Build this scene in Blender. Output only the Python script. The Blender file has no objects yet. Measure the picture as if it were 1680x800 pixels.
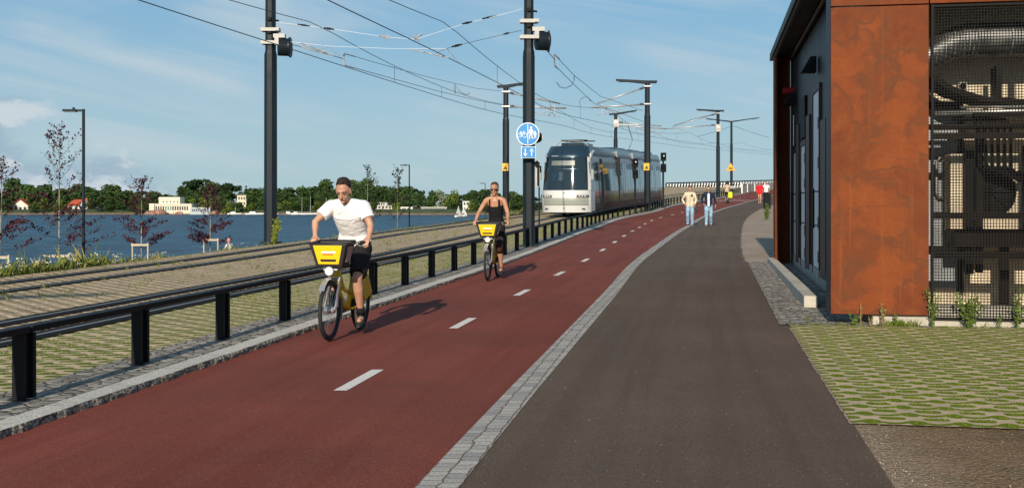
import bpy, math, random
import numpy as np
from mathutils import Vector, Matrix
R = math.radians
sc = bpy.context.scene
col = sc.collection

# ------------------------------------------------------------------ camera
F = 1800.0; CX = 840.0; HY = 335.0; EYE = 1.5
cam_d = bpy.data.cameras.new('camera'); cam = bpy.data.objects.new('camera', cam_d); col.objects.link(cam)
cam_d.sensor_width = 36.0; cam_d.lens = 36.0*F/1680.0
cam_d.shift_y = -(400-HY)/1680.0
cam_d.clip_start = 0.1; cam_d.clip_end = 6000
cam.location = (0, 0, EYE); cam.rotation_euler = (R(90), 0, 0)
sc.camera = cam

# ------------------------------------------------------------------ light
SUN_EL = R(22.0); SUN_DX = 0.19
sun_d = bpy.data.lights.new('sun', 'SUN'); sun = bpy.data.objects.new('sun', sun_d); col.objects.link(sun)
sun_d.energy = 5.0; sun_d.angle = R(0.55); sun_d.color = (1.0, 0.88, 0.70)
hd = Vector((SUN_DX, 1.0, 0)).normalized()
ld = Vector((hd.x*math.cos(SUN_EL), hd.y*math.cos(SUN_EL), -math.sin(SUN_EL)))
sun.rotation_euler = ld.to_track_quat('-Z', 'Y').to_euler()
sc.view_settings.view_transform = 'Standard'; sc.view_settings.look = 'None'
sc.view_settings.gamma = 1.0; sc.view_settings.exposure = 0.15

# ------------------------------------------------------------------ node helper
class NT:
    def __init__(s, nt): s.nt = nt; s.n = nt.nodes; s.l = nt.links
    def node(s, t, **k):
        n = s.n.new(t)
        for a, b in k.items(): setattr(n, a, b)
        return n
    def put(s, sock, v):
        if v is None: return
        if isinstance(v, bpy.types.NodeSocket): s.l.new(v, sock)
        else: sock.default_value = v
    def math(s, op, a, b=None, c=None, clamp=False):
        n = s.node('ShaderNodeMath', operation=op); n.use_clamp = clamp
        s.put(n.inputs[0], a); s.put(n.inputs[1], b); s.put(n.inputs[2], c)
        return n.outputs[0]
    def mix(s, f, a, b, mode='MIX'):
        n = s.node('ShaderNodeMix', data_type='RGBA', blend_type=mode)
        def c(v): return (v[0], v[1], v[2], 1) if isinstance(v, (tuple, list)) else v
        s.put(n.inputs[0], f); s.put(n.inputs[6], c(a)); s.put(n.inputs[7], c(b))
        return n.outputs[2]
    def ramp(s, f, lo, hi, a=0.0, b=1.0):
        n = s.node('ShaderNodeMapRange'); n.interpolation_type = 'SMOOTHSTEP'
        s.put(n.inputs[0], f); n.inputs[1].default_value = lo; n.inputs[2].default_value = hi
        n.inputs[3].default_value = a; n.inputs[4].default_value = b
        return n.outputs[0]
    def noise(s, vec, scale, detail=4, rough=.55, dist=0, col=False):
        n = s.node('ShaderNodeTexNoise'); s.put(n.inputs['Vector'], vec)
        n.inputs['Scale'].default_value = scale; n.inputs['Detail'].default_value = detail
        n.inputs['Roughness'].default_value = rough; n.inputs['Distortion'].default_value = dist
        return n.outputs['Color' if col else 'Fac']
    def voro(s, vec, scale, feature='F1', out='Distance', rand=1.0):
        n = s.node('ShaderNodeTexVoronoi', feature=feature); s.put(n.inputs['Vector'], vec)
        n.inputs['Scale'].default_value = scale; n.inputs['Randomness'].default_value = rand
        return n.outputs[out]
    def sep(s, v):
        n = s.node('ShaderNodeSeparateXYZ'); s.put(n.inputs[0], v); return n.outputs
    def comb(s, x, y, z):
        n = s.node('ShaderNodeCombineXYZ'); s.put(n.inputs[0], x); s.put(n.inputs[1], y); s.put(n.inputs[2], z); return n.outputs[0]
    def mapping(s, v, scale=(1,1,1), rot=(0,0,0), loc=(0,0,0)):
        n = s.node('ShaderNodeMapping'); s.put(n.inputs[0], v)
        n.inputs[1].default_value = loc; n.inputs[2].default_value = rot; n.inputs[3].default_value = scale
        return n.outputs[0]
    def bump(s, h, strength=.3, dist=.01, normal=None):
        n = s.node('ShaderNodeBump'); s.put(n.inputs['Height'], h)
        n.inputs['Strength'].default_value = strength; n.inputs['Distance'].default_value = dist
        if normal is not None: s.put(n.inputs['Normal'], normal)
        return n.outputs[0]

def material(name, color=(.5,.5,.5), rough=.6, metal=0.0, spec=.5, var=0.0, vscale=8, bump=0.0, bscale=60, bdist=.004, fn=None, transp=0):
    m = bpy.data.materials.new(name); m.use_nodes = True
    t = NT(m.node_tree); b = m.node_tree.nodes['Principled BSDF']
    b.inputs['Roughness'].default_value = rough; b.inputs['Metallic'].default_value = metal
    b.inputs['Specular IOR Level'].default_value = spec
    b.inputs['Base Color'].default_value = (*color, 1)
    tc = t.node('ShaderNodeTexCoord')
    if var > 0:
        n = t.noise(tc.outputs['Object'], vscale, 5, .6)
        f = t.ramp(n, .3, .7)
        c0 = tuple(c*(1-var) for c in color); c1 = tuple(min(1, c*(1+var)) for c in color)
        t.put(b.inputs['Base Color'], t.mix(f, c0, c1))
        t.put(b.inputs['Roughness'], t.ramp(n, .2, .8, max(.05, rough-.1), min(1, rough+.12)))
    if bump > 0:
        t.put(b.inputs['Normal'], t.bump(t.noise(tc.outputs['Object'], bscale, 4, .6), bump, bdist))
    if fn: fn(t, b, tc)
    return m

# ------------------------------------------------------------------ world
world = bpy.data.worlds.new('World'); sc.world = world; world.use_nodes = True
w = NT(world.node_tree); wb = world.node_tree.nodes['Background']
sky = w.node('ShaderNodeTexSky', sky_type='NISHITA'); sky.sun_disc = False
sky.sun_elevation = SUN_EL; sky.sun_rotation = math.atan2(-ld.x, -ld.y)
sky.altitude = 0; sky.air_density = 1.0; sky.dust_density = 0.6; sky.ozone_density = 1.4
tc = w.node('ShaderNodeTexCoord'); dx, dy, dz = w.sep(tc.outputs['Generated'])
az = w.math('ARCTAN2', dx, dy); el = w.math('ARCSINE', dz)
# thin streaks of high cloud
sv = w.comb(w.math('ADD', w.math('MULTIPLY', az, 3.2), w.math('MULTIPLY', el, 5.0)), w.math('SUBTRACT', w.math('MULTIPLY', el, 26.0), w.math('MULTIPLY', az, -4.5)), 1.3)
n1 = w.noise(sv, 1.0, 7, .58, .5)
n2 = w.noise(w.comb(w.math('MULTIPLY', az, 5.0), w.math('MULTIPLY', el, 12.0), 6.1), 1.0, 3, .5)
cir = w.math('MULTIPLY', w.ramp(n1, .38, .72), w.ramp(n2, .34, .58))
cir = w.math('MULTIPLY', cir, .72)
# low cumulus bank on the left
cv = w.comb(w.math('MULTIPLY', az, 17.0), w.math('MULTIPLY', el, 30.0), 2.7)
n3 = w.noise(cv, 1.0, 7, .58, .25)
left = w.ramp(az, -.335, -.49); left2 = w.ramp(az, -.17, -.36)
low = w.math('MULTIPLY', w.ramp(el, .135, .07), w.ramp(el, -.01, .015))
low2 = w.math('MULTIPLY', w.ramp(el, .065, .03), w.ramp(el, .0, .012))
reg = w.math('MAXIMUM', w.math('MULTIPLY', left, low), w.math('MULTIPLY', w.math('MULTIPLY', left2, low2), .60))
cum = w.ramp(w.math('ADD', n3, w.math('MULTIPLY', reg, .66)), .74, .95)
cum = w.math('MULTIPLY', cum, w.ramp(reg, 0.02, .2))
n4 = w.noise(w.comb(w.math('MULTIPLY', az, 17.0), w.math('ADD', w.math('MULTIPLY', el, 30.0), -.45), 2.7), 1.0, 6, .58, .25)
shade = w.ramp(w.math('SUBTRACT', n3, n4), -.07, .09)
ccol = w.mix(shade, (3.5, 4.8, 6.0), (6.6, 7.2, 7.7))
tint = w.mix(1.0, sky.outputs[0], (.86, 1.03, 1.14), 'MULTIPLY')
base = w.mix(w.ramp(el, .0, .20, .88, .78), tint, w.mix(w.ramp(el, .25, 1.1), w.mix(w.ramp(el, .0, .22), (4.25, 5.95, 6.8), (2.15, 4.55, 6.75)), (.45, 1.35, 2.9)))
c1 = w.mix(cir, base, (5.7, 6.7, 7.3))
c2 = w.mix(w.math('MULTIPLY', cum, .80), c1, ccol)
w.put(wb.inputs['Color'], c2); wb.inputs['Strength'].default_value = 0.085

# ------------------------------------------------------------------ mesh builder
class MB:
    def __init__(s): s.v = []; s.f = []; s.M = None; s.uv = None
    def add(s, vs, fs):
        o = len(s.v)
        if s.M is not None: vs = [tuple(s.M @ Vector(p)) for p in vs]
        else: vs = [tuple(p) for p in vs]
        s.v += vs; s.f += [tuple(i+o for i in f) for f in fs]
        return s
    def box(s, c, d, rz=0, rx=0, ry=0, top=1.0):
        m = Matrix.Translation(c) @ Matrix.Rotation(rz, 4, 'Z') @ Matrix.Rotation(ry, 4, 'Y') @ Matrix.Rotation(rx, 4, 'X')
        x, y, z = d[0]/2, d[1]/2, d[2]/2
        p = [(-x,-y,-z),(x,-y,-z),(x,y,-z),(-x,y,-z),(-x*top,-y*top,z),(x*top,-y*top,z),(x*top,y*top,z),(-x*top,y*top,z)]
        return s.add([m @ Vector(q) for q in p], [(3,2,1,0),(4,5,6,7),(0,1,5,4),(1,2,6,5),(2,3,7,6),(3,0,4,7)])
    def ring(s, c, t, rx, ry=None, side=None, n=10):
        t = Vector(t).normalized(); ry = rx if ry is None else ry
        if side is None:
            side = t.cross(Vector((0,0,1)))
            if side.length < 1e-3: side = Vector((1,0,0))
        side = (Vector(side) - Vector(side).dot(t)*t).normalized(); up = t.cross(side)
        return [Vector(c) + side*rx*math.cos(2*math.pi*i/n) + up*ry*math.sin(2*math.pi*i/n) for i in range(n)]
    def loft(s, pts, rad, side=None, n=10, cap=True, dome=False):
        pts = [Vector(p) for p in pts]; rad = [(r, r) if not isinstance(r, tuple) else r for r in rad]
        if dome:
            t0 = (pts[0]-pts[1]).normalized(); t1 = (pts[-1]-pts[-2]).normalized()
            a = [(pts[0]+t0*max(rad[0])*k, (rad[0][0]*q, rad[0][1]*q)) for k, q in ((.95,.3),(.7,.72))]
            b = [(pts[-1]+t1*max(rad[-1])*k, (rad[-1][0]*q, rad[-1][1]*q)) for k, q in ((.7,.72),(.95,.3))]
            pts = [x[0] for x in a]+pts+[x[0] for x in b]; rad = [x[1] for x in a]+rad+[x[1] for x in b]
        vs = []; sd = side
        for i, p in enumerate(pts):
            t = (pts[min(i+1, len(pts)-1)]-pts[max(i-1, 0)])
            if t.length < 1e-9: t = Vector((0,0,1))
            t.normalize()
            if side is None:
                if sd is None or abs(Vector(sd).dot(t)) > .97:
                    sd = t.cross(Vector((0,0,1)));
                    if sd.length < 1e-3: sd = Vector((1,0,0))
                sd = (Vector(sd)-Vector(sd).dot(t)*t).normalized()
                vs += s.ring(p, t, rad[i][0], rad[i][1], sd, n)
            else: vs += s.ring(p, t, rad[i][0], rad[i][1], side, n)
        fs = []
        for i in range(len(pts)-1):
            for j in range(n):
                k = (j+1) % n
                fs.append((i*n+j, i*n+k, (i+1)*n+k, (i+1)*n+j))
        if cap:
            fs.append(tuple(reversed(range(n)))); fs.append(tuple((len(pts)-1)*n+j for j in range(n)))
        return s.add(vs, fs)
    def tube(s, a, b, r, r2=None, n=8): return s.loft([a, b], [r, r if r2 is None else r2], n=n)
    def sph(s, c, r, n=12, m=8):
        if not isinstance(r, (tuple, list, Vector)): r = (r, r, r)
        vs = [(c[0], c[1], c[2]-r[2])]
        for i in range(1, m):
            a = math.pi*i/m
            for j in range(n):
                b = 2*math.pi*j/n
                vs.append((c[0]+r[0]*math.sin(a)*math.cos(b), c[1]+r[1]*math.sin(a)*math.sin(b), c[2]-r[2]*math.cos(a)))
        vs.append((c[0], c[1], c[2]+r[2])); L = len(vs)-1; fs = []
        for j in range(n):
            k = (j+1) % n
            fs.append((0, 1+k, 1+j)); fs.append((L, L-n+j, L-n+k))
            for i in range(m-2): fs.append((1+i*n+j, 1+i*n+k, 1+(i+1)*n+k, 1+(i+1)*n+j))
        return s.add(vs, fs)
    def prism(s, poly, axis, a, b):
        # poly of 2D points extruded along axis from a to b (axis 'x','y','z')
        def P(p, h): return {'x': (h, p[0], p[1]), 'y': (p[0], h, p[1]), 'z': (p[0], p[1], h)}[axis]
        n = len(poly); vs = [P(p, a) for p in poly]+[P(p, b) for p in poly]
        fs = [tuple(reversed(range(n))), tuple(range(n, 2*n))]+[(i, (i+1) % n, n+(i+1) % n, n+i) for i in range(n)]
        return s.add(vs, fs)
    def torus(s, c, R_, r, axis='y', n=32, m=8, a0=0, a1=2*math.pi):
        full = abs(a1-a0-2*math.pi) < 1e-6; vs = []; N = n if full else n+1
        for i in range(N):
            a = a0+(a1-a0)*i/n
            for j in range(m):
                b = 2*math.pi*j/m; q = R_+r*math.cos(b); x, z, y = q*math.cos(a), q*math.sin(a), r*math.sin(b)
                v = {'y': (x, y, z), 'z': (x, z, y), 'x': (y, x, z)}[axis]
                vs.append((c[0]+v[0], c[1]+v[1], c[2]+v[2]))
        fs = [((i % N)*m+j, ((i+1) % N)*m+j, ((i+1) % N)*m+(j+1) % m, (i % N)*m+(j+1) % m) for i in range(n) for j in range(m)]
        return s.add(vs, fs)

def fixn(me):
    import bmesh
    bm = bmesh.new(); bm.from_mesh(me); bmesh.ops.recalc_face_normals(bm, faces=bm.faces); bm.to_mesh(me); bm.free()

def obj(name, mb, mat, parent=None, smooth=False, bevel=0, fix=True, autos=None):
    me = bpy.data.meshes.new(name)
    if isinstance(mb, MB):
        me.from_pydata(mb.v, [], mb.f)
        if fix and len(mb.f) < 60000: fixn(me)
        if mb.uv:
            uvl = me.uv_layers.new(name='UVMap')
            for lp in me.loops: uvl.data[lp.index].uv = mb.uv[lp.vertex_index]
    else: me = mb
    me.materials.append(mat)
    if smooth:
        for p in me.polygons: p.use_smooth = True
        if autos: me.set_sharp_from_angle(angle=R(autos))
    o = bpy.data.objects.new(name, me); col.objects.link(o)
    if parent is not None: o.parent = parent
    if bevel:
        b = o.modifiers.new('bevel', 'BEVEL'); b.width = bevel; b.segments = 2; b.limit_method = 'ANGLE'
    return o
def tag(o, label, cat, group=None, kind=None):
    o['label'] = label; o['category'] = cat
    if group: o['group'] = group
    if kind: o['kind'] = kind
    return o
def thing(name, label, cat, loc=(0,0,0), rz=0, group=None):
    o = bpy.data.objects.new(name, None); col.objects.link(o); o.empty_display_size = .2
    o.location = loc; o.rotation_euler = (0, 0, rz)
    return tag(o, label, cat, group)
def structure(o): o['kind'] = 'structure'; return o
def copy_tree(o, parent=None):
    c = o.copy(); col.objects.link(c); c.parent = parent
    for ch in list(o.children): copy_tree(ch, c)
    return c

# ------------------------------------------------------------------ curves of the place
def herm(tab):
    xs = [p[0] for p in tab]; ys = [p[1] for p in tab]; n = len(xs)
    m = []
    for i in range(n):
        if i == 0: m.append((ys[1]-ys[0])/(xs[1]-xs[0]))
        elif i == n-1: m.append((ys[-1]-ys[-2])/(xs[-1]-xs[-2]))
        else:
            h0 = xs[i]-xs[i-1]; h1 = xs[i+1]-xs[i]
            m.append(((ys[i]-ys[i-1])/h0*h1+(ys[i+1]-ys[i])/h1*h0)/(h0+h1))
    def f(x):
        if x <= xs[0]: return ys[0]+m[0]*(x-xs[0])
        if x >= xs[-1]: return ys[-1]+m[-1]*(x-xs[-1])
        i = 0
        while x > xs[i+1]: i += 1
        h = xs[i+1]-xs[i]; t = (x-xs[i])/h
        return (2*t**3-3*t*t+1)*ys[i]+(t**3-2*t*t+t)*h*m[i]+(-2*t**3+3*t*t)*ys[i+1]+(t**3-t*t)*h*m[i+1]
    return f
Hf = herm([(-40,1.5),(0,1.5),(12,1.49),(16,1.455),(20,1.42),(25,1.365),(30,1.285),(35,1.20),(42,1.08),(49,.98),(54,.88),(60,.74),(67,.56),(77,.29),(88,.04),(98,-.24),(110,-.6),(135,-1.35),(165,-2.3),(200,-3.1),(240,-3.3),(300,-3.3)])
def zp(y): return EYE - Hf(y)
C0 = herm([(-20,-7.1),(0,-4.27),(7.05,-3.29),(12.05,-2.52),(18.5,-1.37),(27.8,.36),(43.5,3.1),(60.5,6.5),(67,8.45),(88,13.5),(110,20.9),(135,29),(170,43),(220,66)])
DV = herm([(-20,-4.7),(0,-1.45),(5.8,-.51),(6.87,-.344),(8.65,-.06),(12,.5),(17.5,1.44),(24.6,2.62),(34.6,4.65),(49,7.75),(63,11),(77,14.8),(96,20.4),(108,24.3),(135,33),(170,47),(220,70)])
PR = herm([(-20,-2.6),(0,.98),(5.8,2.03),(13.35,3.39),(25.6,5.55),(42,8.9),(60,13),(80,18.6),(110,29),(135,38),(170,52),(220,75)])
ED = herm([(-20,-15.5),(0,-12.3),(12,-10.9),(20.8,-9.55),(31.8,-7.3),(38.5,-5.7),(49,-3.6),(58,-1.3),(70,1.5),(85,5),(100,8.5),(135,17),(200,27),(240,33)])
def off(c, d): return lambda y: c(y)+d
def offv(c, tab):
    g = herm(tab); return lambda y: c(y)+g(y)
NEAR = offv(C0, [(-20,-3.3),(20,-3.2),(40,-3.1),(58,-3.3),(90,-3.0),(130,-3.2),(200,-3.3)])
FARC = offv(C0, [(-20,-7.2),(20,-7.1),(40,-6.9),(58,-6.5),(90,-6.6),(130,-6.8),(200,-6.8)])
LZ = .045
def band(name, fl, fr, dz, y0, y1, mat, parent=None, step=1.0, nx=1, thick=None):
    mb = MB(); mb.uv = []; ys = []
    y = y0
    while y < y1-1e-6:
        ys.append(y); y += max(.25, step*(0.5 if y < 40 else 1.5))
    ys.append(y1)
    for y in ys:
        a, b = fl(y), fr(y); rel = C0(y)
        for i in range(nx+1):
            x = a+(b-a)*i/nx
            mb.v.append((x, y, zp(y)+dz)); mb.uv.append((x-rel, y*1.02))
    w_ = nx+1
    for i in range(len(ys)-1):
        for j in range(nx): mb.f.append((i*w_+j, i*w_+j+1, (i+1)*w_+j+1, (i+1)*w_+j))
    if thick:
        n = len(mb.v)
        for i in range(n):
            v = mb.v[i]; mb.v.append((v[0], v[1], v[2]-thick)); mb.uv.append((mb.uv[i][0]+.0, mb.uv[i][1]))
        for i in range(len(ys)-1):
            a = i*w_; b = (i+1)*w_; mb.f.append((a, b, n+b, n+a))
            a = i*w_+nx; b = (i+1)*w_+nx; mb.f.append((b, a, n+a, n+b))
        mb.f.append(tuple([0, nx, n+nx, n])); e = (len(ys)-1)*w_; mb.f.append((e+nx, e, n+e, n+e+nx))
    return obj(name, mb, mat, parent, fix=False)
# ------------------------------------------------------------------ ground materials
def UV(t, tc): return tc.outputs['UV']
def m_asphalt(name, base, var, speck=.55, streak=True):
    def fn(t, b, tc):
        v = tc.outputs['Object']
        big = t.noise(v, .35, 5, .6); mid = t.noise(v, 2.2, 4, .6)
        c = t.mix(t.ramp(big, .3, .7), tuple(x*(1-var) for x in base), tuple(x*(1+var) for x in base))
        c = t.mix(t.math('MULTIPLY', t.ramp(mid, .45, .75), .22), c, tuple(x*1.35+.004 for x in base))
        g = t.noise(v, 90, 3, .7)
        c = t.mix(t.ramp(g, .25, .75), t.mix(.45, c, (0, 0, 0)), t.mix(.10, c, (.5, .42, .35)))
        if streak:
            uv = t.sep(UV(t, tc)); st = t.noise(t.comb(t.math('MULTIPLY', uv[0], 3.5), t.math('MULTIPLY', uv[1], .12), 0), 1.0, 4, .6)
            c = t.mix(t.math('MULTIPLY', t.ramp(st, .42, .66), .42), c, tuple(x*.62 for x in base))
        d = t.voro(v, 26, 'F1', 'Distance'); col_ = t.sep(t.voro(v, 26, 'F1', 'Color'))[0]
        s = t.math('MULTIPLY', t.ramp(d, .16, .10), t.math('GREATER_THAN', col_, .90))
        c = t.mix(t.math('MULTIPLY', s, speck), c, (.42, .38, .33))
        t.put(b.inputs['Base Color'], c)
        h = t.math('ADD', t.noise(v, 120, 3, .7), t.math('MULTIPLY', t.noise(v, 4, 3), .5))
        t.put(b.inputs['Normal'], t.bump(h, .55, .006))
    return material(name, base, .9, spec=.22, fn=fn)
M_red = m_asphalt('red_asphalt', (.215, .034, .018), .22, .4)
M_asph = m_asphalt('dark_asphalt', (.112, .074, .051), .16, .6)
def fn_wp(t, b, tc):
    v = tc.outputs['Object']; n = t.noise(v, 16, 5, .7); f = t.noise(v, 90, 3, .7)
    c = t.mix(t.ramp(n, .3, .7), (.60, .55, .50), (.76, .73, .68)); t.put(b.inputs['Base Color'], t.mix(t.math('MULTIPLY', t.ramp(t.math('ADD', n, t.math('MULTIPLY', f, .35)), .74, .84), .7), c, (.25, .08, .05)))
    t.put(b.inputs['Normal'], t.bump(f, .4, .003))
M_paint = material('white_road_paint', (.7, .67, .62), .7, fn=fn_wp)

def m_sett(name, sx, sy, c0, c1, mortar, msize=.012, rough=.8):
    def fn(t, b, tc):
        uv = UV(t, tc); wob = t.noise(uv, 6, 2, .5, col=True)
        u2 = t.mix(.012, uv, wob, 'ADD')
        br = t.node('ShaderNodeTexBrick'); t.put(br.inputs['Vector'], t.mapping(u2, rot=(0, 0, 0)))
        br.inputs['Scale'].default_value = 1.0; br.inputs['Brick Width'].default_value = sx; br.inputs['Row Height'].default_value = sy
        br.inputs['Mortar Size'].default_value = msize; br.inputs['Mortar Smooth'].default_value = .3
        br.inputs['Color1'].default_value = (*c0, 1); br.inputs['Color2'].default_value = (*c1, 1); br.inputs['Mortar'].default_value = (*mortar, 1)
        g = t.noise(uv, 110, 3, .7); g2 = t.noise(uv, 9, 3, .6)
        c = t.mix(t.ramp(t.noise(uv, 55, 4, .75), .36, .62), t.mix(.55, br.outputs[0], (.02, .02, .022)), t.mix(.22, br.outputs[0], (.75, .72, .68)))
        c = t.mix(t.math('MULTIPLY', t.ramp(g2, .5, .8), .3), c, (.20, .15, .10))
        t.put(b.inputs['Base Color'], c)
        h = t.math('ADD', t.math('MULTIPLY', t.math('SUBTRACT', 1.0, br.outputs[1]), .8), t.math('MULTIPLY', g2, .9))
        t.put(b.inputs['Normal'], t.bump(t.math('ADD', h, t.math('MULTIPLY', g, .25)), .8, .018))
    return material(name, c0, rough, spec=.3, fn=fn)
M_sett = m_sett('granite_setts', .115, .095, (.60, .56, .50), (.34, .33, .32), (.14, .10, .065), .008)
M_cobble = m_sett('rough_cobbles', .11, .10, (.50, .47, .43), (.16, .16, .165), (.05, .04, .03), .012)
def fn_cob(t, b, tc):
    uv = t.mapping(UV(t, tc), (1, 1, 1)); d = t.voro(uv, 8.5, 'DISTANCE_TO_EDGE', 'Distance', .8); cl = t.sep(t.voro(uv, 8.5, 'F1', 'Color', .8))[0]
    g = t.noise(uv, 60, 4, .75); k = t.ramp(d, .02, .07)
    c = t.mix(cl, (.20, .185, .17), (.52, .48, .42)); c = t.mix(t.ramp(g, .35, .62), t.mix(.5, c, (.03, .03, .03)), c)
    t.put(b.inputs['Base Color'], t.mix(k, (.10, .08, .055), c)); t.put(b.inputs['Normal'], t.bump(t.math('ADD', t.ramp(d, 0, .16), t.math('MULTIPLY', g, .4)), .9, .02))
M_cobble = material('rough_cobbles', (.3, .28, .26), .85, spec=.2, fn=fn_cob)
M_kerb = m_sett('granite_kerb', 2.0, .9, (.70, .66, .58), (.58, .55, .49), (.14, .12, .10), .008)
def fn_kf(t, b, tc):
    v = tc.outputs['Object']; n = t.noise(v, 30, 5, .75); n2 = t.voro(t.mapping(v, (1, 1, 2.0)), 22)
    t.put(b.inputs['Base Color'], t.mix(t.ramp(n, .42, .58), (.06, .052, .045), (.44, .40, .34)))
    t.put(b.inputs['Normal'], t.bump(t.math('ADD', n, n2), 1.0, .03))
M_kerbface = material('split_granite', (.2, .19, .18), .85, fn=fn_kf)

# lattice of wavy concrete pavers with grass in the joints; u,v in metres
def grass_mask(t, u, v, P, Q, grow=0.0, wob=None):
    U = t.math('DIVIDE', u, P); V = t.math('DIVIDE', v, Q)
    if wob is not None: V = t.math('ADD', V, t.math('MULTIPLY', wob, .22)); U = t.math('ADD', U, t.math('MULTIPLY', wob, .2))
    fu = t.math('FRACT', U); fv = t.math('FRACT', V)
    s = t.math('SINE', t.math('MULTIPLY', U, 2*math.pi))
    line = t.math('SUBTRACT', .085+grow, t.math('ABSOLUTE', t.math('SUBTRACT', fv, t.math('ADD', .22, t.math('MULTIPLY', s, -.10)))))
    def ell(cx, cy, rx, ry, p=2):
        a = t.math('POWER', t.math('ABSOLUTE', t.math('DIVIDE', t.math('SUBTRACT', fu, cx), rx)), p)
        b_ = t.math('POWER', t.math('ABSOLUTE', t.math('DIVIDE', t.math('SUBTRACT', fv, cy), ry)), p)
        return t.math('MULTIPLY', t.math('SUBTRACT', 1.0+grow*3, t.math('ADD', a, b_)), .1)
    m = t.math('MAXIMUM', line, ell(.80, .27, .20, .24)); m = t.math('MAXIMUM', m, ell(.30, .72, .27, .17, 4))
    return m
def g_mask(u, v, P, Q):
    U = u/P; V = v/Q; fu = U % 1; fv = V % 1
    if abs(fv-(.22-.10*math.sin(2*math.pi*U))) < .07: return True
    if ((fu-.80)/.19)**2+((fv-.27)/.22)**2 < .9: return True
    return ((fu-.30)/.26)**4+((fv-.72)/.16)**4 < .9
PU, PV = .30, .29
def m_paver(name, conc, amount, green, uvmode=True, P=PU, Q=PV, swap=False):
    def fn(t, b, tc):
        src = UV(t, tc) if uvmode else tc.outputs['Object']
        x, y, z = t.sep(src)
        if swap: x, y = y, x
        wob = t.math('SUBTRACT', t.noise(src, 5, 3, .6), .5)
        m = grass_mask(t, x, y, P, Q, 0, wob)
        big = t.noise(src, .8, 4, .6)
        thr = t.ramp(big, .35, .65, *(amount))
        k = t.ramp(t.math('SUBTRACT', m, thr), -.012, .012)
        fine = t.noise(src, 70, 3, .7); md = t.noise(src, 3.0, 4, .6)
        gr = t.mix(t.ramp(fine, .3, .7), green[0], green[1])
        dirt = t.mix(t.ramp(fine, .3, .7), (.07, .05, .032), (.16, .12, .08))
        gr = t.mix(t.ramp(t.noise(src, 7, 4, .65), *(green[2])), dirt, gr)
        cc = t.mix(t.ramp(md, .3, .7), tuple(c*.8 for c in conc), tuple(c*1.12 for c in conc))
        cc = t.mix(t.math('MULTIPLY', t.ramp(fine, .4, .8), .3), cc, tuple(c*.55 for c in conc))
        t.put(b.inputs['Base Color'], t.mix(k, cc, gr))
        h = t.math('ADD', t.math('MULTIPLY', k, -.35), t.math('MULTIPLY', fine, t.math('ADD', .12, t.math('MULTIPLY', k, .8))))
        t.put(b.inputs['Normal'], t.bump(h, .7, .03))
    return material(name, conc, .92, spec=.15, fn=fn)
G1 = ((.075, .115, .007), (.18, .235, .016), (.26, .36))
M_pav_yard = m_paver('grass_pavers', (.46, .36, .235), (-.04, -.022), G1, uvmode=False)
M_pav_green = m_paver('verge_pavers', (.52, .41, .26), (-.045, .01), ((.07, .10, .008), (.17, .21, .018), (.26, .38)), P=.34, Q=.29)
M_pav_track = m_paver('track_pavers', (.60, .46, .30), (-.015, .02), ((.06, .07, .02), (.15, .15, .04), (.48, .62)), P=.30, Q=.30)

def fn_soil(t, b, tc):
    v = tc.outputs['Object']; n = t.noise(v, .5, 5, .65); f = t.noise(v, 45, 4, .7)
    c = t.mix(t.ramp(n, .35, .65), (.17, .108, .058), (.27, .18, .105))
    g = t.math('MULTIPLY', t.ramp(t.noise(v, 1.3, 6, .7), .53, .66), .6)
    c = t.mix(g, c, (.075, .08, .022)); uv = t.sep(UV(t, tc)); edge = t.ramp(t.math('ADD', uv[0], t.math('MULTIPLY', t.noise(v, 3.0, 4, .7), .5)), 6.35, 5.75); c = t.mix(t.math('MULTIPLY', edge, .75), c, (.40, .30, .215))
    d = t.voro(v, 38); cl = t.sep(t.voro(v, 38, 'F1', 'Color'))[0]
    c = t.mix(t.ramp(f, .3, .7), t.mix(.5, c, (.03, .02, .015)), c)
    c = t.mix(t.math('MULTIPLY', t.ramp(d, .35, .2), t.math('MULTIPLY', t.math('GREATER_THAN', cl, .6), .55)), c, t.mix(cl, (.25, .2, .17), (.45, .40, .34)))
    t.put(b.inputs['Base Color'], c)
    t.put(b.inputs['Normal'], t.bump(t.math('SUBTRACT', f, d), .8, .02))
M_soil = material('gravel_soil', (.2, .15, .1), .95, spec=.1, fn=fn_soil)
def fn_grav(t, b, tc):
    v = tc.outputs['Object']; f = t.noise(v, 60, 4, .7); n = t.noise(v, 1.2, 4, .6); d = t.voro(v, 45)
    c = t.mix(t.ramp(n, .3, .7), (.40, .31, .24), (.52, .42, .335))
    t.put(b.inputs['Base Color'], t.mix(t.ramp(f, .3, .75), t.mix(.5, c, (.05, .04, .03)), c))
    t.put(b.inputs['Normal'], t.bump(t.math('SUBTRACT', f, d), .8, .02))
M_gravel = material('fine_gravel', (.3, .25, .2), .95, spec=.1, fn=fn_grav)
def fn_veg(t, b, tc):
    v = tc.outputs['Object']; n = t.noise(v, 1.2, 5, .7); f = t.noise(v, 20, 4, .7)
    c = t.mix(t.ramp(n, .35, .65), (.16, .13, .06), (.07, .085, .022))
    t.put(b.inputs['Base Color'], t.mix(t.ramp(f, .3, .7), t.mix(.5, c, (.03, .03, .01)), c))
    t.put(b.inputs['Normal'], t.bump(f, .9, .06))
M_bank = material('grassy_bank', (.1, .1, .04), .95, spec=.1, fn=fn_veg)

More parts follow.
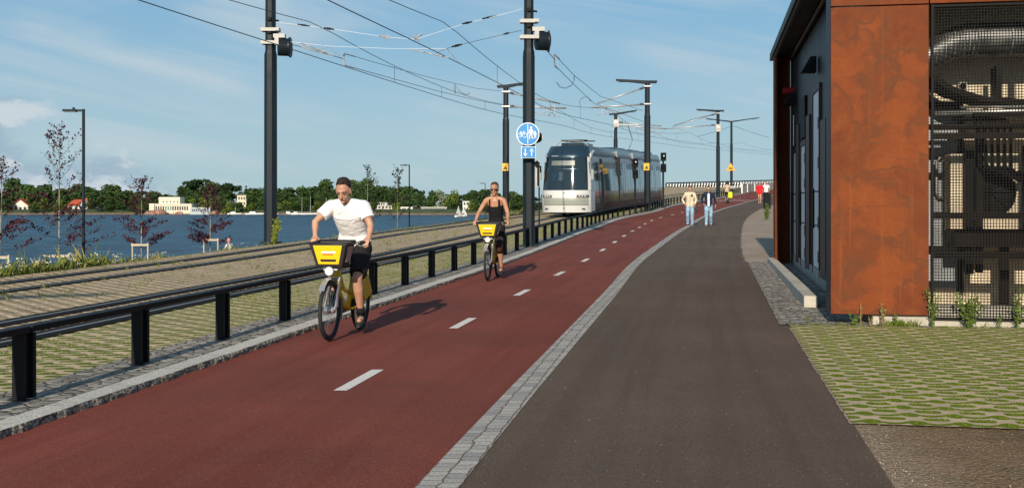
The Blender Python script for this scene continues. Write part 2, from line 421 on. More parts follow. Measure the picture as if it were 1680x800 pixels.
# ------------------------------------------------------------------ ground
SHELF = -1.15
def terrain():
    mb = MB(); ys = []; y = -18
    while y < 240: ys.append(y); y += 1.0 if y < 45 else 3.0
    ys.append(240); offs = [-120, -60, -30, -16, -12.5, -9.5, -8.6]
    for y in ys:
        z0 = zp(y)+LZ-.012; e = ED(y); run = (z0-SHELF)*1.6
        prof = [(e-run-60, -6), (e-run-20, -4.6), (e-run-12.5, -3.2), (e-run-9.6, SHELF-.4), (e-run-8.2, SHELF), (e-run, SHELF), (e-run*.5, (z0+SHELF)/2+.12), (e-.12, z0-.03), (e, z0), (C0(y)-.9, z0), (C0(y)-.2, z0), (C0(y)-.15, zp(y)-.012), (C0(y)+6, zp(y)-.012), (PR(y)-.3, zp(y)-.012), (PR(y)+14, zp(y)-.012), (PR(y)+200, zp(y)-.012)]
        mb.v += [(p[0], y, p[1]) for p in prof]
    k = 16
    for i in range(len(ys)-1):
        for j in range(k-1): mb.f.append((i*k+j, i*k+j+1, (i+1)*k+j+1, (i+1)*k+j))
    # close the far end down to the sea bed
    n = len(mb.v); i = len(ys)-1
    for j in range(k): v = mb.v[i*k+j]; mb.v.append((v[0], v[1]+14, -7))
    for j in range(k-1): mb.f.append((i*k+j, i*k+j+1, n+j+1, n+j))
    return structure(obj('ground', mb, M_bank, fix=False))
terrain()
Y1 = 236
structure(band('red_cycle_lane', off(C0, -.12), DV, 0, -16, Y1, M_red))
structure(band('asphalt_footpath', off(DV, .22), PR, 0, -16, Y1, M_asph, nx=3))
def fn_set2(t, b, tc):
    uv = UV(t, tc); w1 = t.math('SUBTRACT', t.noise(uv, 5, 3, .6), .5); w2 = t.math('SUBTRACT', t.noise(t.mapping(uv, loc=(7, 3, 0)), 5, 3, .6), .5)
    x, y, z = t.sep(uv); rel = t.node('ShaderNodeTexBrick')
    t.put(rel.inputs['Vector'], t.comb(t.math('ADD', y, t.math('MULTIPLY', w1, .05)), t.math('ADD', x, t.math('MULTIPLY', w2, .07)), 0))
    for k, v_ in (('Scale', 1.0), ('Brick Width', .105), ('Row Height', .118), ('Mortar Size', .006), ('Mortar Smooth', .4)): rel.inputs[k].default_value = v_
    rel.inputs['Color1'].default_value = (.54, .505, .46, 1); rel.inputs['Color2'].default_value = (.33, .32, .31, 1); rel.inputs['Mortar'].default_value = (.19, .145, .10, 1)
    g = t.noise(uv, 60, 4, .75); c = t.mix(t.ramp(g, .34, .6), t.mix(.5, rel.outputs[0], (.03, .03, .03)), rel.outputs[0])
    c = t.mix(t.math('MULTIPLY', t.ramp(t.noise(uv, 12, 4, .6), .55, .75), .4), c, (.24, .16, .09))
    t.put(b.inputs['Base Color'], c); t.put(b.inputs['Normal'], t.bump(t.math('ADD', t.math('SUBTRACT', 1.0, rel.outputs[1]), t.math('MULTIPLY', g, .5)), .8, .012))
M_sett = material('granite_setts', (.4, .38, .35), .85, spec=.2, fn=fn_set2)
structure(band('sett_divider', off(DV, -.01), off(DV, .225), .004, -16, Y1, M_sett))
structure(band('roadside_gravel', PR, off(PR, 60), -.004, -16, Y1, M_soil, nx=2))
# ragged gravel shoulder along the path edge
structure(band('kerb_stones', off(C0, -.21), off(C0, -.0), .052, -16, 134, M_kerb, thick=.0))
mb = MB(); y = -16; random.seed(4); ys = []
while y < 134: ys.append(y); y += .09 if 4 < y < 20 else (.3 if y < 45 else 1.0)
for y in ys:
    a = random.uniform(-.012, .02) if y < 45 else 0; x = C0(y)
    mb.v += [(x, y, zp(y)+.052), (x+a+.008, y, zp(y)+.032), (x+.012+a*.6, y, zp(y)-.01)]
for i in range(len(ys)-1):
    for j in range(2): mb.f.append((3*i+j, 3*i+j+1, 3*i+j+4, 3*i+j+3))
structure(obj('kerb_face', mb, M_kerbface, fix=False))
structure(band('cobble_strip', off(C0, -.86), off(C0, -.21), LZ+.004, -16, 134, M_cobble))
structure(band('grass_paver_strip', off(NEAR, .74), off(C0, -.86), LZ, -16, 150, M_pav_green, nx=2))
structure(band('track_paving', ED, off(NEAR, .74), LZ, -16, Y1, M_pav_track, nx=5))
def fn_dash():
    k = 0; y = 8.85-4.25*3; out = []
    while y < 118:
        c = lambda q: C0(q)+1.63+(q-8.8)*.0015
        out.append((y, c)); y += 4.25
    mb = MB()
    for y, c in out:
        for q0, q1 in ((y, y+.37), (y+.37, y+.74), (y+.74, y+1.1)):
            mb.add([(c(q0)-.05, q0, zp(q0)+.004), (c(q0)+.06, q0, zp(q0)+.004), (c(q1)+.06, q1, zp(q1)+.004), (c(q1)-.05, q1, zp(q1)+.004)], [(0, 1, 2, 3)])
    # arrow-like far cross line on the lane
    for ya, yb, xo0, xo1 in ((101, 101.4, .3, 3.6), (104.2, 104.6, .2, 3.5)):
        mb.add([(C0(ya)+xo0, ya, zp(ya)+.004), (C0(ya)+xo1, ya-1.2, zp(ya-1.2)+.004), (C0(yb)+xo1, yb-1.2, zp(yb-1.2)+.004), (C0(yb)+xo0, yb, zp(yb)+.004)], [(0, 1, 2, 3)])
    structure(obj('lane_markings', mb, M_paint, fix=False))
fn_dash()

# ------------------------------------------------------------------ metal and paint
M_black = material('black_steel', (.009, .010, .012), .55, .0, .15, var=.25, vscale=3, bump=.08, bscale=40)
M_mast = material('mast_paint', (.010, .017, .024), .5, .0, .2, var=.22, vscale=1.2, bump=.05, bscale=30)
M_railtop = material('weathered_rail_top', (.13, .135, .14), .45, .5, var=.3, vscale=5)
M_steel = material('bright_steel', (.20, .19, .18), .5, .5, var=.15)
M_galv = material('galvanised', (.45, .45, .45), .45, .6, var=.2)
M_lightgrey = material('light_grey_fitting', (.40, .39, .375), .5, var=.12)
M_rubber = material('rubber_strip', (.012, .0115, .0115), .9, spec=.1, var=.3, vscale=3, bump=.3)
M_wire = material('wire', (.03, .032, .036), .5)
M_wirelight = material('pale_insulated_wire', (.62, .66, .7), .5)

# tram tracks
def track(c, label, y0=-16, y1=230):
    t = thing('tram_track', label, 'tram track', (0, 0, 0), 0, 'pair of tram tracks in the paved bed')
    for g in (-.56, .56):
        rb = band('rail', off(c, g-.035), off(c, g+.035), LZ+.022, y0, y1, M_steel, t, thick=.03)
        band('rubber_strip', off(c, g-.20), off(c, g-.035), LZ+.014, y0, y1, M_rubber, t, thick=.02)
        band('rubber_strip', off(c, g+.035), off(c, g+.19), LZ+.014, y0, y1, M_rubber, t, thick=.02)
    return t
track(NEAR, 'tram track nearest the railing, the one the tram runs on')
track(FARC, 'empty tram track on the water side of the paved bed')

# low black railing
def railing():
    t = thing('low_railing', 'long low black steel railing between the red cycle lane and the grass pavers', 'railing', (0, 0, 0))
    fx = off(C0, -.55); y = -6.0; k = 0; step = 1.78; n = 0
    ys = []
    while y < 133: ys.append(y); y += step
    mp = MB()
    for s in (-.065, .065): mp.box((s, 0, .24), (.040, .09, .50))
    mp.box((0, 0, .24), (.12, .02, .50)); mp.box((0, 0, -.006), (.24, .16, .02))
    me = None
    for y in ys:
        th = math.atan2(fx(y+.5)-fx(y-.5), 1)
        if me is None:
            o = obj('post', mp, M_black, t); me = o.data
        else:
            o = bpy.data.objects.new('post', me); col.objects.link(o); o.parent = t
        o.location = (fx(y), y, zp(y)+LZ); o.rotation_euler = (0, 0, -th+math.pi/2)
    def beam(name, w0, z0, z1, mat):
        mb = MB()
        for i in range(len(ys)-1):
            a, b = ys[i]+.012, ys[i+1]-.012
            if i == 0: a = ys[0]-.1
            vs = []
            for q in (a, b):
                for s in (-w0, w0):
                    for z in (z0, z1): vs.append((fx(q)+s, q, zp(q)+LZ+z))
            mb.add(vs, [(0,1,3,2), (4,6,7,5), (0,2,6,4), (1,5,7,3), (0,4,5,1), (2,3,7,6)])
        return obj(name, mb, mat, t, bevel=.008)
    beam('rail', .058, .497, .548, M_black)
railing()
# ------------------------------------------------------------------ water and far shore
SEA = -3.0
def fn_water(t, b, tc):
    v = tc.outputs['Object']; x, y, z = t.sep(v)
    a = t.noise(t.mapping(v, (.22, .16, 1)), 1.0, 6, .68, .6); c = t.noise(t.mapping(v, (.7, 1.4, 1)), 1.0, 4, .6)
    big = t.noise(t.mapping(v, (.012, .03, 1)), 1.0, 3, .5)
    col_ = t.mix(t.ramp(a, .40, .62), (.004, .026, .058), (.020, .088, .155))
    col_ = t.mix(t.math('MULTIPLY', t.ramp(big, .4, .65), .4), col_, (.022, .095, .16))
    t.put(b.inputs['Base Color'], col_)
    t.put(b.inputs['Normal'], t.bump(t.math('ADD', t.math('MULTIPLY', a, 1.2), t.math('MULTIPLY', c, .3)), 1.0, 1.6))
M_water = material('sea_water', (.02, .08, .13), .35, spec=.13, fn=fn_water)
mb = MB(); mb.add([(-1500, -40, SEA), (1500, -40, SEA), (1500, 1500, SEA), (-1500, 1500, SEA)], [(0, 1, 2, 3)])
structure(obj('water', mb, M_water, fix=False))

def fn_shore(t, b, tc):
    v = tc.outputs['Object']; z = t.sep(v)[2]; n = t.noise(v, .25, 5, .7); f = t.noise(v, 1.3, 4, .7)
    rock = t.mix(t.ramp(f, .35, .65), (.11, .075, .055), (.26, .18, .135))
    veg = t.mix(t.ramp(n, .35, .65), (.025, .05, .015), (.06, .08, .025))
    t.put(b.inputs['Base Color'], t.mix(t.ramp(t.math('ADD', z, n), -2.0, -1.5), rock, veg))
M_shore = material('rocky_shore', (.2, .15, .1), .95, fn=fn_shore)
# far side: px -> x at distance D
def FX(px, D): return (px-CX)/F*D
def FZ(py, D): return EYE-(py-HY)/F*D
TOP = herm([(-60,306),(0,305),(60,305),(110,311),(170,312),(215,314),(250,318),(280,316),(292,306),(330,303),(362,302),(400,306),(425,308),(445,316),(470,311),(485,317),(505,308),(535,304),(570,308),(600,306),(625,311),(650,312),(680,315),(700,316),(720,320),(760,322),(800,318),(830,321),(860,322),(885,325),(940,331),(1000,334)])
shoreY = lambda x: 474+7*math.sin(x*.031)+4*math.sin(x*.083+1)+2*math.sin(x*.21)
mb = MB(); xs = [i*4-290 for i in range(110)]
for x in xs:
    px = CX+x/500*F; hz = max(-1.5, FZ(TOP(max(-60, min(1000, px))), 520)-12.5)
    s = shoreY(x)
    mb.v += [(x, s-3, SEA-1), (x, s, SEA+.1), (x, s+3, SEA+1.6+.4*math.sin(x*.5)), (x, s+14, SEA+2.4), (x, s+45, hz*.6-.6), (x, s+90, hz), (x, s+160, hz-2), (x, s+240, -6)]
for i in range(len(xs)-1):
    for j in range(7): mb.f.append((i*8+j, (i+1)*8+j, (i+1)*8+j+1, i*8+j+1))
structure(obj('far_shore', mb, M_shore, fix=False, smooth=True))
def shz(x, y):
    px = CX+x/500*F; hz = max(-1.5, FZ(TOP(max(-60, min(1000, px))), 520)-12.5); s = shoreY(x)
    tab = [(s-3, SEA-1), (s, SEA+.1), (s+3, SEA+1.6), (s+14, SEA+2.4), (s+45, hz*.6-.6), (s+90, hz), (s+160, hz-2)]
    for i in range(len(tab)-1):
        if y <= tab[i+1][0]:
            f = (y-tab[i][0])/(tab[i+1][0]-tab[i][0]); return tab[i][1]+f*(tab[i+1][1]-tab[i][1])
    return hz-2

def fn_leafmat(c0, c1, scale=.35):
    def fn(t, b, tc):
        oi = t.node('ShaderNodeObjectInfo'); geo = t.node('ShaderNodeNewGeometry')
        n = t.noise(tc.outputs['Object'], scale, 3, .6)
        c = t.mix(t.ramp(n, .3, .7), c0, c1)
        c = t.mix(t.math('MULTIPLY', oi.outputs['Random'], .8), c, tuple(x*.45 for x in c0))
        c = t.mix(t.math('MULTIPLY', geo.outputs['Random Per Island'], .4), c, tuple(x*1.5 for x in c1))
        t.put(b.inputs['Base Color'], c)
    return fn
M_fdec = material('broadleaf_foliage', (.04, .07, .02), .8, spec=.15, fn=fn_leafmat((.026, .058, .018), (.062, .105, .030)))
M_flight = material('pale_foliage', (.08, .12, .04), .8, spec=.15, fn=fn_leafmat((.08, .12, .02), (.14, .19, .035)))
M_fsilver = material('silvery_foliage', (.2, .25, .16), .8, spec=.15, fn=fn_leafmat((.17, .21, .13), (.28, .33, .22)))
M_fcon = material('conifer_foliage', (.02, .04, .02), .85, spec=.1, fn=fn_leafmat((.014, .034, .016), (.03, .06, .022)))
M_bark = material('bark', (.12, .09, .07), .9, var=.3)
def leafquad(mb, p, s, rnd):
    n = Vector((rnd.gauss(0, 1), rnd.gauss(0, 1), rnd.gauss(.3, 1))).normalized()
    a = n.orthogonal().normalized(); a = Matrix.Rotation(rnd.uniform(0, 6.28), 3, n) @ a; b = n.cross(a)
    p = Vector(p); k = rnd.uniform(.55, .9)
    mb.add([p-a*s, p-b*s*k, p+a*s, p+b*s*k], [(0, 1, 2, 3)])
def crown_dec(seed, h, w_, n=700, s=.5):
    rnd = random.Random(seed); mb = MB(); lobes = []
    for i in range(15):
        a = rnd.uniform(0, 6.28); q = rnd.uniform(.05, .62); zz = rnd.uniform(.12, .93)
        lobes.append((Vector((math.cos(a)*q*w_/2*(1.15-zz*.6), math.sin(a)*q*w_/2*(1.15-zz*.6), h*zz)), rnd.uniform(.14, .25)*w_))
    for i in range(n):
        c, r = rnd.choice(lobes); d = Vector((rnd.gauss(0, 1), rnd.gauss(0, 1), rnd.gauss(0, .8))).normalized()
        leafquad(mb, c+d*r*rnd.uniform(.65, 1.08), s*rnd.uniform(.6, 1.2), rnd)
    return mb
def crown_con(seed, h, w_, n=620, s=.45):
    rnd = random.Random(seed); mb = MB()
    for i in range(n):
        u = rnd.random()**.8; tier = math.floor(u*9)/9+.06*rnd.random(); zz = h*(.10+.9*tier)
        r = w_/2*(1-tier)**.85*(rnd.uniform(.35, 1.08))+.08; a = rnd.uniform(0, 6.28)
        leafquad(mb, (math.cos(a)*r, math.sin(a)*r, zz-r*.25), s*rnd.uniform(.6, 1.1)*(1.15-.6*tier), rnd)
    return mb
def crown_pine(seed, h, w_, n=480, s=.5):
    rnd = random.Random(seed); mb = MB(); L = [(Vector((rnd.uniform(-.3, .3)*w_, rnd.uniform(-.3, .3)*w_, h*rnd.uniform(.5, .95))), rnd.uniform(.15, .24)*w_) for _ in range(8)]
    for i in range(n):
        c, r = rnd.choice(L); d = Vector((rnd.gauss(0, 1), rnd.gauss(0, 1), rnd.gauss(0, .45)))
        d.normalize(); leafquad(mb, c+Vector((d.x*r, d.y*r, d.z*r*.6)), s*rnd.uniform(.6, 1.1), rnd)
    return mb
def trunk_mb(h, r):
    mb = MB(); mb.loft([(0, 0, -1.2), (.1, 0, h*.35), (-.05, .08, h*.8)], [r*1.2, r, r*.4], n=6)
    for a in range(5):
        an = a*1.26+.4; z0 = h*(.3+.09*a); mb.tube((0, 0, z0), (math.cos(an)*h*.2, math.sin(an)*h*.2, z0+h*.22), r*.45, r*.15, 5)
    return mb
protos = []
def proto(kind, i, mat, cm, h, r):
    return (kind, mat, h, obj('crown', cm, mat, None, fix=False), obj('trunk', trunk_mb(h, r), M_bark, None, fix=False))
P = {'dec': [proto('dec', i, M_fdec, crown_dec(i+1, 10, 9.6-i % 3*.8, 1500, .56), 9, .22) for i in range(5)],
     'pale': [proto('pale', i, M_flight, crown_dec(i+31, 6, 6.4, 1000, .42), 5, .13) for i in range(2)],
     'con': [proto('con', i, M_fcon, crown_con(i+11, 13, 5, 760, .46), 11, .16) for i in range(3)],
     'pine': [proto('pine', i, M_fcon, crown_pine(i+21, 12, 7.5, 900, .52), 10, .18) for i in range(2)],
     'sil': [proto('sil', 0, M_fsilver, crown_dec(51, 9, 7.5, 800, .42), 8, .2)]}
used = set(); Gt = 'trees along the far shore'
NM = {'dec': ('broadleaf_tree', 'dense dark green broadleaf tree in the wooded belt across the water'), 'pale': ('bushy_tree', 'small yellow-green bushy tree low on the far shore'), 'con': ('spruce_tree', 'dark pointed spruce in the wood across the water'), 'pine': ('pine_tree', 'dark flat-topped pine in the wood across the water'), 'sil': ('willow_tree', 'silvery pale round tree on the far shore near the long low house')}
def ftree(kind, i, x, y, sc_, rz, z=None, lab=None):
    k, mat, h, cr, tr = P[kind][i % len(P[kind])]
    nm, lb = NM[kind]
    t = thing(nm, lab or lb, 'tree', (x, y, shz(x, y)-.3 if z is None else z), rz, Gt if not lab else None); t.scale = (sc_[0], sc_[0], sc_[1])
    for o in (cr, tr):
        if o.name not in used and o.parent is None: used.add(o.name); o.parent = t
        else: c = o.copy(); col.objects.link(c); c.parent = t
rnd = random.Random(7)
# things of the far shore are listed first so that trees leave them a view
holes = [(20, 48, 327, 486), (110, 147, 327, 487), (242, 345, 336, 481), (366, 405, 321, 498), (616, 646, 333, 484), (657, 677, 340, 483), (690, 733, 340, 482), (759, 770, 330, 484)]
def blocked(px, D, top):
    for a, b, y0, hd_ in holes:
        if a-5 < px < b+5 and D < hd_+9 and top < y0+(9 if y0 < 325 else 14): return True
    return False
cnt = 0
rows = [(478, .34, 4.4, 1.25), (484, .42, 5.4, 1.3), (492, .60, 6.2, 1.3), (503, .80, 6.6, 1.25), (517, .97, 6.2, 1.2), (538, 1.04, 6.6, 1.15)]
for D, fh, stp, wk in rows:
    px = -30.0
    while px < 905:
        x = FX(px, D); want = FZ(TOP(max(-60, min(1000, px)))+rnd.uniform(-3.5, 4.0)-4.0, D)
        y = D+rnd.uniform(-3, 3)+(shoreY(x)-474); z0 = shz(x, y)-.3; H_ = max(2.2, (want-z0)*fh*rnd.uniform(.85, 1.08))
        r = rnd.random(); kind = 'dec' if r < .60 else ('con' if r < .84 else ('pine' if D > 505 else 'dec'))
        if D < 490 and r < .35: kind = 'pale'
        top_y = HY-(z0+H_-EYE)/y*F
        hh = {'dec': 10.3, 'pale': 6, 'con': 13, 'pine': 12}[kind]
        if not blocked(px, y, top_y):
            wsc = min(1.5, max(.75, H_/hh*rnd.uniform(1.0, 1.3)*wk))
            if kind == 'con': wsc = min(1.0, wsc)
            ftree(kind, rnd.randrange(5), x, y, (wsc, H_/hh), rnd.uniform(0, 6.28)); cnt += 1
        px += stp*F/D*rnd.uniform(.8, 1.2)
ftree('sil', 0, FX(724, 492), 492, (.95, .95), 0, lab=NM['sil'][1])
ftree('pale', 1, FX(743, 488), 488, (1.2, 1.35), 1, lab='bright green round tree just right of the silvery tree on the far shore')
print('far trees', cnt)

# far houses
M_wwall = material('white_render', (.62, .60, .55), .8, var=.05); M_cwall = material('cream_render', (.62, .56, .44), .8, var=.06)
M_redroof = material('red_tile', (.42, .075, .03), .8, var=.2, vscale=.8); M_greenroof = material('green_copper', (.10, .22, .17), .7, var=.15)
M_greyroof = material('grey_roof', (.22, .22, .23), .8); M_wdark = material('window_glass', (.025, .035, .045), .15)
M_wteal = material('teal_glazing', (.12, .24, .22), .2); M_rock = material('pink_rock', (.30, .17, .125), .9, var=.4, vscale=.5, bump=1.0, bscale=.6, bdist=.6)
def house(label, px0, px1, ytop, ybot, D, depth, wallm, roofm, style, nwin=4, floors=1, name='villa', rz=0, cat='house'):
    x0, x1 = FX(px0, D), FX(px1, D); zt, zb = FZ(ytop, D), FZ(ybot, D); W = x1-x0; H_ = zt-zb
    t = thing(name, label, cat, ((x0+x1)/2, D+depth/2, zb), rz)
    if style == 'gable':
        wh = H_*.55; mb = MB(); mb.box((0, 0, wh/2-1), (W*.92, depth, wh+2))
        mb.prism([(-W*.46, wh-.01), (W*.46, wh-.01), (0, H_*.97)], 'y', -depth/2+.05, depth/2-.05)
        mb2 = MB(); s = W*.5
        for sg in (-1, 1):
            mb2.prism([(sg*s, wh-.25), (0, H_*.98), (0, H_*1.03), (sg*s*1.03, wh)], 'y', -depth/2-.4, depth/2+.4)
        mb2.box((W*.15, 0, H_*.95), (.6, .6, H_*.22))
    elif style == 'hip':
        wh = H_*.55; mb = MB(); mb.box((0, 0, wh/2-1), (W*.94, depth, wh+2)); mb2 = MB()
        a, b, e = W*.52, depth*.55, W*.36
        mb2.add([(-a, -b, wh), (a, -b, wh), (a, b, wh), (-a, b, wh), (-e, 0, H_), (e, 0, H_)], [(0,1,5,4), (1,2,5), (2,3,4,5), (3,0,4), (3,2,1,0)])
        mb2.box((W*.2, 0, H_), (.7, .7, 1.2))
        mb.prism([(W*.06, wh-.1), (W*.40, wh-.1), (W*.23, H_*.93)], 'y', -depth/2-.7, 0)
    else:
        mb = MB(); mb.box((0, 0, H_/2-1), (W, depth, H_+2)); mb2 = MB(); mb2.box((0, 0, H_+.12), (W*1.03, depth*1.05, .25)); wh = H_
    obj('wall', mb, wallm, t); rf = obj('roof', mb2, roofm, t)
    for f in range(floors):
        for i in range(nwin):
            cx = -W*.42+W*.84*(i+.5)/nwin; ch = wh/floors
            m = MB(); m.box((cx, -depth/2-.03, ch*(f+.52)), (W*.84/nwin*.55, .08, ch*.5)); obj('window', m, M_wdark, t)
    return t
house('small white house with a steep red roof at the far left across the water', 20, 47, 327, 349, 486, 8, M_wwall, M_redroof, 'gable', 3, 1, cat='house')
house('larger white house with a broad red hipped roof left of the near street lamp', 110, 147, 327, 350, 487, 9, M_wwall, M_redroof, 'hip', 4, 2)
# white waterfront villa on pink rocks
D = 482; zb = FZ(347, D); t = thing('waterfront_villa', 'long cream villa with a raised middle storey on pink rocks across the water', 'villa', (FX(277, D), D+6, zb))
Z = lambda y: (347-y)/F*D
W0 = (312-243)/F*D; mb = MB(); mb.box((0, 2, Z(335)/2-.5), (W0, 11, Z(335)+1)); mb.box((-1.5, 3, Z(331)), ((292-257)/F*D, 7, (335-327)*2/F*D)); mb.box((-W0*.44, -3.6, Z(336)/2), (W0*.12, 1.4, Z(334)))
obj('wall', mb, M_cwall, t, bevel=.05)
mb = MB(); mb.box((0, 2, Z(335)+.15), (W0*1.02, 11.6, .3)); mb.box((-1.5, 3, Z(327)+.12), ((292-257)/F*D*1.04, 7.6, .25)); mb.box((2.5, 3, Z(326)), (1.4, 1.4, 1.0)); obj('cornice', mb, M_wwall, t)
mb = MB(); mb.tube((-.2, 3, Z(327)), (-.2, 3, Z(320)), .08, n=6); obj('flagpole', mb, M_lightgrey, t)
for i in range(15):
    cx = -W0*.40+i*W0*.80/14; m = MB(); m.box((cx, -3.53, Z(341.5)), (.62, .08, 1.75)); obj('window', m, M_wteal if 5 <= i <= 7 else M_wdark, t)
for i in range(5):
    m = MB(); m.box((-4.2+i*1.6, -.53, Z(331)), (.5, .08, .7)); obj('window', m, M_wdark, t)
house('low blue-grey glazed pavilion beside the cream villa', 312, 345, 341, 348.5, 481, 6, material('pavilion_wall', (.35, .40, .44), .6), M_wwall, 'flat', 9, 1, 'pavilion', cat='pavilion')
rb = MB(); rr = random.Random(5)
for i in range(46):
    x = FX(rr.uniform(240, 350), 476); rb.sph((x, shoreY(x)+rr.uniform(-1, 4), SEA+rr.uniform(0, 1.3)), (rr.uniform(1, 2.6), rr.uniform(1, 2), rr.uniform(.6, 1.5)), 7, 5)
tag(obj('shore_rocks', rb, M_rock, fix=False), 'pink granite rocks at the water line below the cream villa', 'rocks', kind='stuff')
# green-capped towers above the wood
D = 545
t = thing('towered_building', 'grey-roofed building with two green-capped white towers rising above the trees left of the near lamp', 'building', (FX(165, D), D, FZ(330, D)))
Z = lambda y: (330-y)/F*D
mb = MB(); mb.box((1.5, 0, Z(317)/2), (14, 8, Z(317))); obj('wall', mb, M_cwall, t); mb = MB(); mb.prism([(-4.3, Z(317)), (4.3, Z(317)), (0, Z(312.5))], 'x', -6, 8.5); obj('roof', mb, M_greyroof, t)
for cx, ty, wd in ((-6.2, 312, 3.4), (4.6, 311, 4.6)):
    m = MB(); m.box((cx, -1, Z(ty)/2), (wd, wd, Z(ty))); o = obj('tower', m, M_wwall, t)
    m = MB(); m.box((cx, -1, Z(ty)+.7), (wd*.95, wd*.95, 1.5), top=.72); m.box((cx, -1, Z(ty)+1.6), (wd*.55, wd*.55, .5)); obj('cap', m, M_greenroof, o)
    for q in (-.25, .25): m = MB(); m.box((cx+q*wd, -1-wd/2-.03, Z(ty+3.5)), (.5, .08, .9)); obj('window', m, M_wdark, o)
house('cream two-storey house high in the trees right of the cream villa', 389, 404, 321, 338, 500, 7, M_cwall, M_cwall, 'flat', 3, 2)
house('small white house half hidden in trees below the hilltop house', 368, 379, 329, 338, 497, 5, M_wwall, M_greyroof, 'gable', 2, 1)
house('pale flat-roofed house among trees behind the moored boats', 478, 490, 330, 338, 502, 5, M_cwall, M_cwall, 'flat', 2, 1)
house('tall pale house tower in the trees near the right end of the far shore', 759, 770, 330, 347, 484, 6, M_wwall, M_greyroof, 'flat', 2, 2)
# stepped white house
D = 484; t = thing('terraced_house', 'white three-storey modern house with stepped terraces behind the cyclist in the white T-shirt', 'house', (FX(630, D), D+4, FZ(349, D)))
Z = lambda y: (349-y)/F*D
for k, (a, b, y0, y1) in enumerate(((617, 645, 349, 343), (618, 642, 343, 337.6), (619, 634, 337.6, 332.6))):
    m = MB(); w_ = (b-a)/F*D; cx = ((a+b)/2-630)/F*D; m.box((cx, k*.6, (Z(y0)+Z(y1))/2), (w_, 7-k, Z(y1)-Z(y0))); o = obj('wall', m, M_wwall, t)
    for i in range(4-k//2): m = MB(); m.box((cx-w_*.34+i*w_*.24, k*.6-(7-k)/2-.04, (Z(y0)+Z(y1))/2), (w_*.15, .1, .75)); obj('window', m, M_wdark, o)
    m = MB(); m.box((cx, k*.6-.4, Z(y1)+.08), (w_*1.04, 7.6-k, .18)); obj('terrace_slab', m, M_wwall, o)
house('white box-shaped house with large windows to the right of the stepped white house', 657, 677, 340, 348, 483, 6, M_wwall, M_wwall, 'flat', 4, 1)
house('long low dark-glazed house with a pale flat roof beside the silvery tree', 691, 733, 340.5, 347.5, 482, 6, M_greyroof, M_wwall, 'flat', 9, 1)

# boats
M_hull = material('white_hull', (.68, .67, .64), .35); M_sail = material('sailcloth', (.75, .74, .70), .8)
def boat(label, px, D, L, kind, mast=0, rz=0):
    t = thing({'motor': 'motor_boat', 'sail': 'sailing_boat', 'row': 'rowing_boat'}[kind], label, 'boat', (FX(px, D), D, SEA), rz)
    m = MB(); n = 9; pts = []; rad = []
    for i in range(n):
        u = i/(n-1); pts.append((-L/2+L*u, 0, .30+.12*u)); rad.append((max(.04, L*.15*math.sin(math.pi*min(1, .28+u*.72))**.7), .42))
    m.loft(pts, rad, side=(0, 1, 0), n=8); obj('hull', m, M_hull, t, smooth=True)
    if kind == 'motor':
        m = MB(); m.box((-.1*L, 0, 1.0), (L*.38, L*.2, .75), top=.8); obj('cabin', m, M_hull, t, bevel=.05)
        m = MB(); m.box((.06*L, 0, 1.1), (L*.09, L*.19, .4)); obj('windscreen', m, M_wdark, t)
    if mast:
        m = MB(); m.tube((.05*L, 0, .4), (.05*L, 0, mast), .09, .05, 6); m.tube((.05*L, 0, 1.3), (-.38*L, 0, 1.25), .06, n=5); obj('mast', m, M_lightgrey, t)
        if kind == 'sail' and mast < 6:
            m = MB(); m.prism([(.03*L, 1.2), (-.36*L, 1.2), (.03*L, mast*.96)], 'y', -.02, .02); m.prism([(.08*L, .9), (.45*L, .8), (.08*L, mast*.8)], 'y', -.02, .02); obj('sail', m, M_sail, t)
for a in [('small white motor boat moored below the hilltop house, left of the big mast', 385, 470, 6, 'motor', 3.5, .4), ('white cabin cruiser at the jetty just left of the big mast', 418, 470, 8, 'motor', 0, .1),
          ('white motor boat just right of the big mast', 453, 470, 6, 'motor', 0, .2), ('low white motor boat between the big mast and the sailing boats', 475, 470, 5, 'motor', 0, 0), ('white motor boat right beside the tallest masts', 487, 470, 5, 'motor', 0, .5),
          ('moored sailing boat with bare mast, leftmost of those right of the big mast', 494, 469, 7, 'sail', 7.4, .2), ('moored sailing boat with bare mast next to the man cyclist\'s arm', 508, 469, 7, 'sail', 7.9, .2), ('moored sailing boat with bare mast above the man cyclist\'s sleeve', 534, 469, 7, 'sail', 7.6, -.1),
          ('small dinghy with white triangular sail near the end of the water, left of its pair', 752, 380, 3.4, 'sail', 4.1, .9), ('small dinghy with white triangular sail, right of its pair', 761, 395, 3.2, 'sail', 3.6, .7)]: boat(*a)
M_plank = material('weathered_planks', (.42, .33, .26), .9, var=.2)
for px0, px1, lb in ((395, 560, 'low wooden jetty with moored boats on the far shore, left of the white stepped house'), (640, 760, 'low wooden jetty below the long low house on the far shore')):
    mb = MB(); mb.box(((FX(px0, 471)+FX(px1, 471))/2, 471.5, SEA+.35), (FX(px1, 471)-FX(px0, 471), 1.6, .3))
    for i in range(int((px1-px0)/8)): mb.tube((FX(px0+i*8, 471), 471, SEA-1), (FX(px0+i*8, 471), 471, SEA+1.0), .12, n=5)
    tag(obj('jetty', mb, M_plank), lb, 'jetty')
for k_ in P.values():
    for _, _, _, cr, tr in k_:
        for o in (cr, tr):
            if o.parent is None: bpy.data.objects.remove(o)
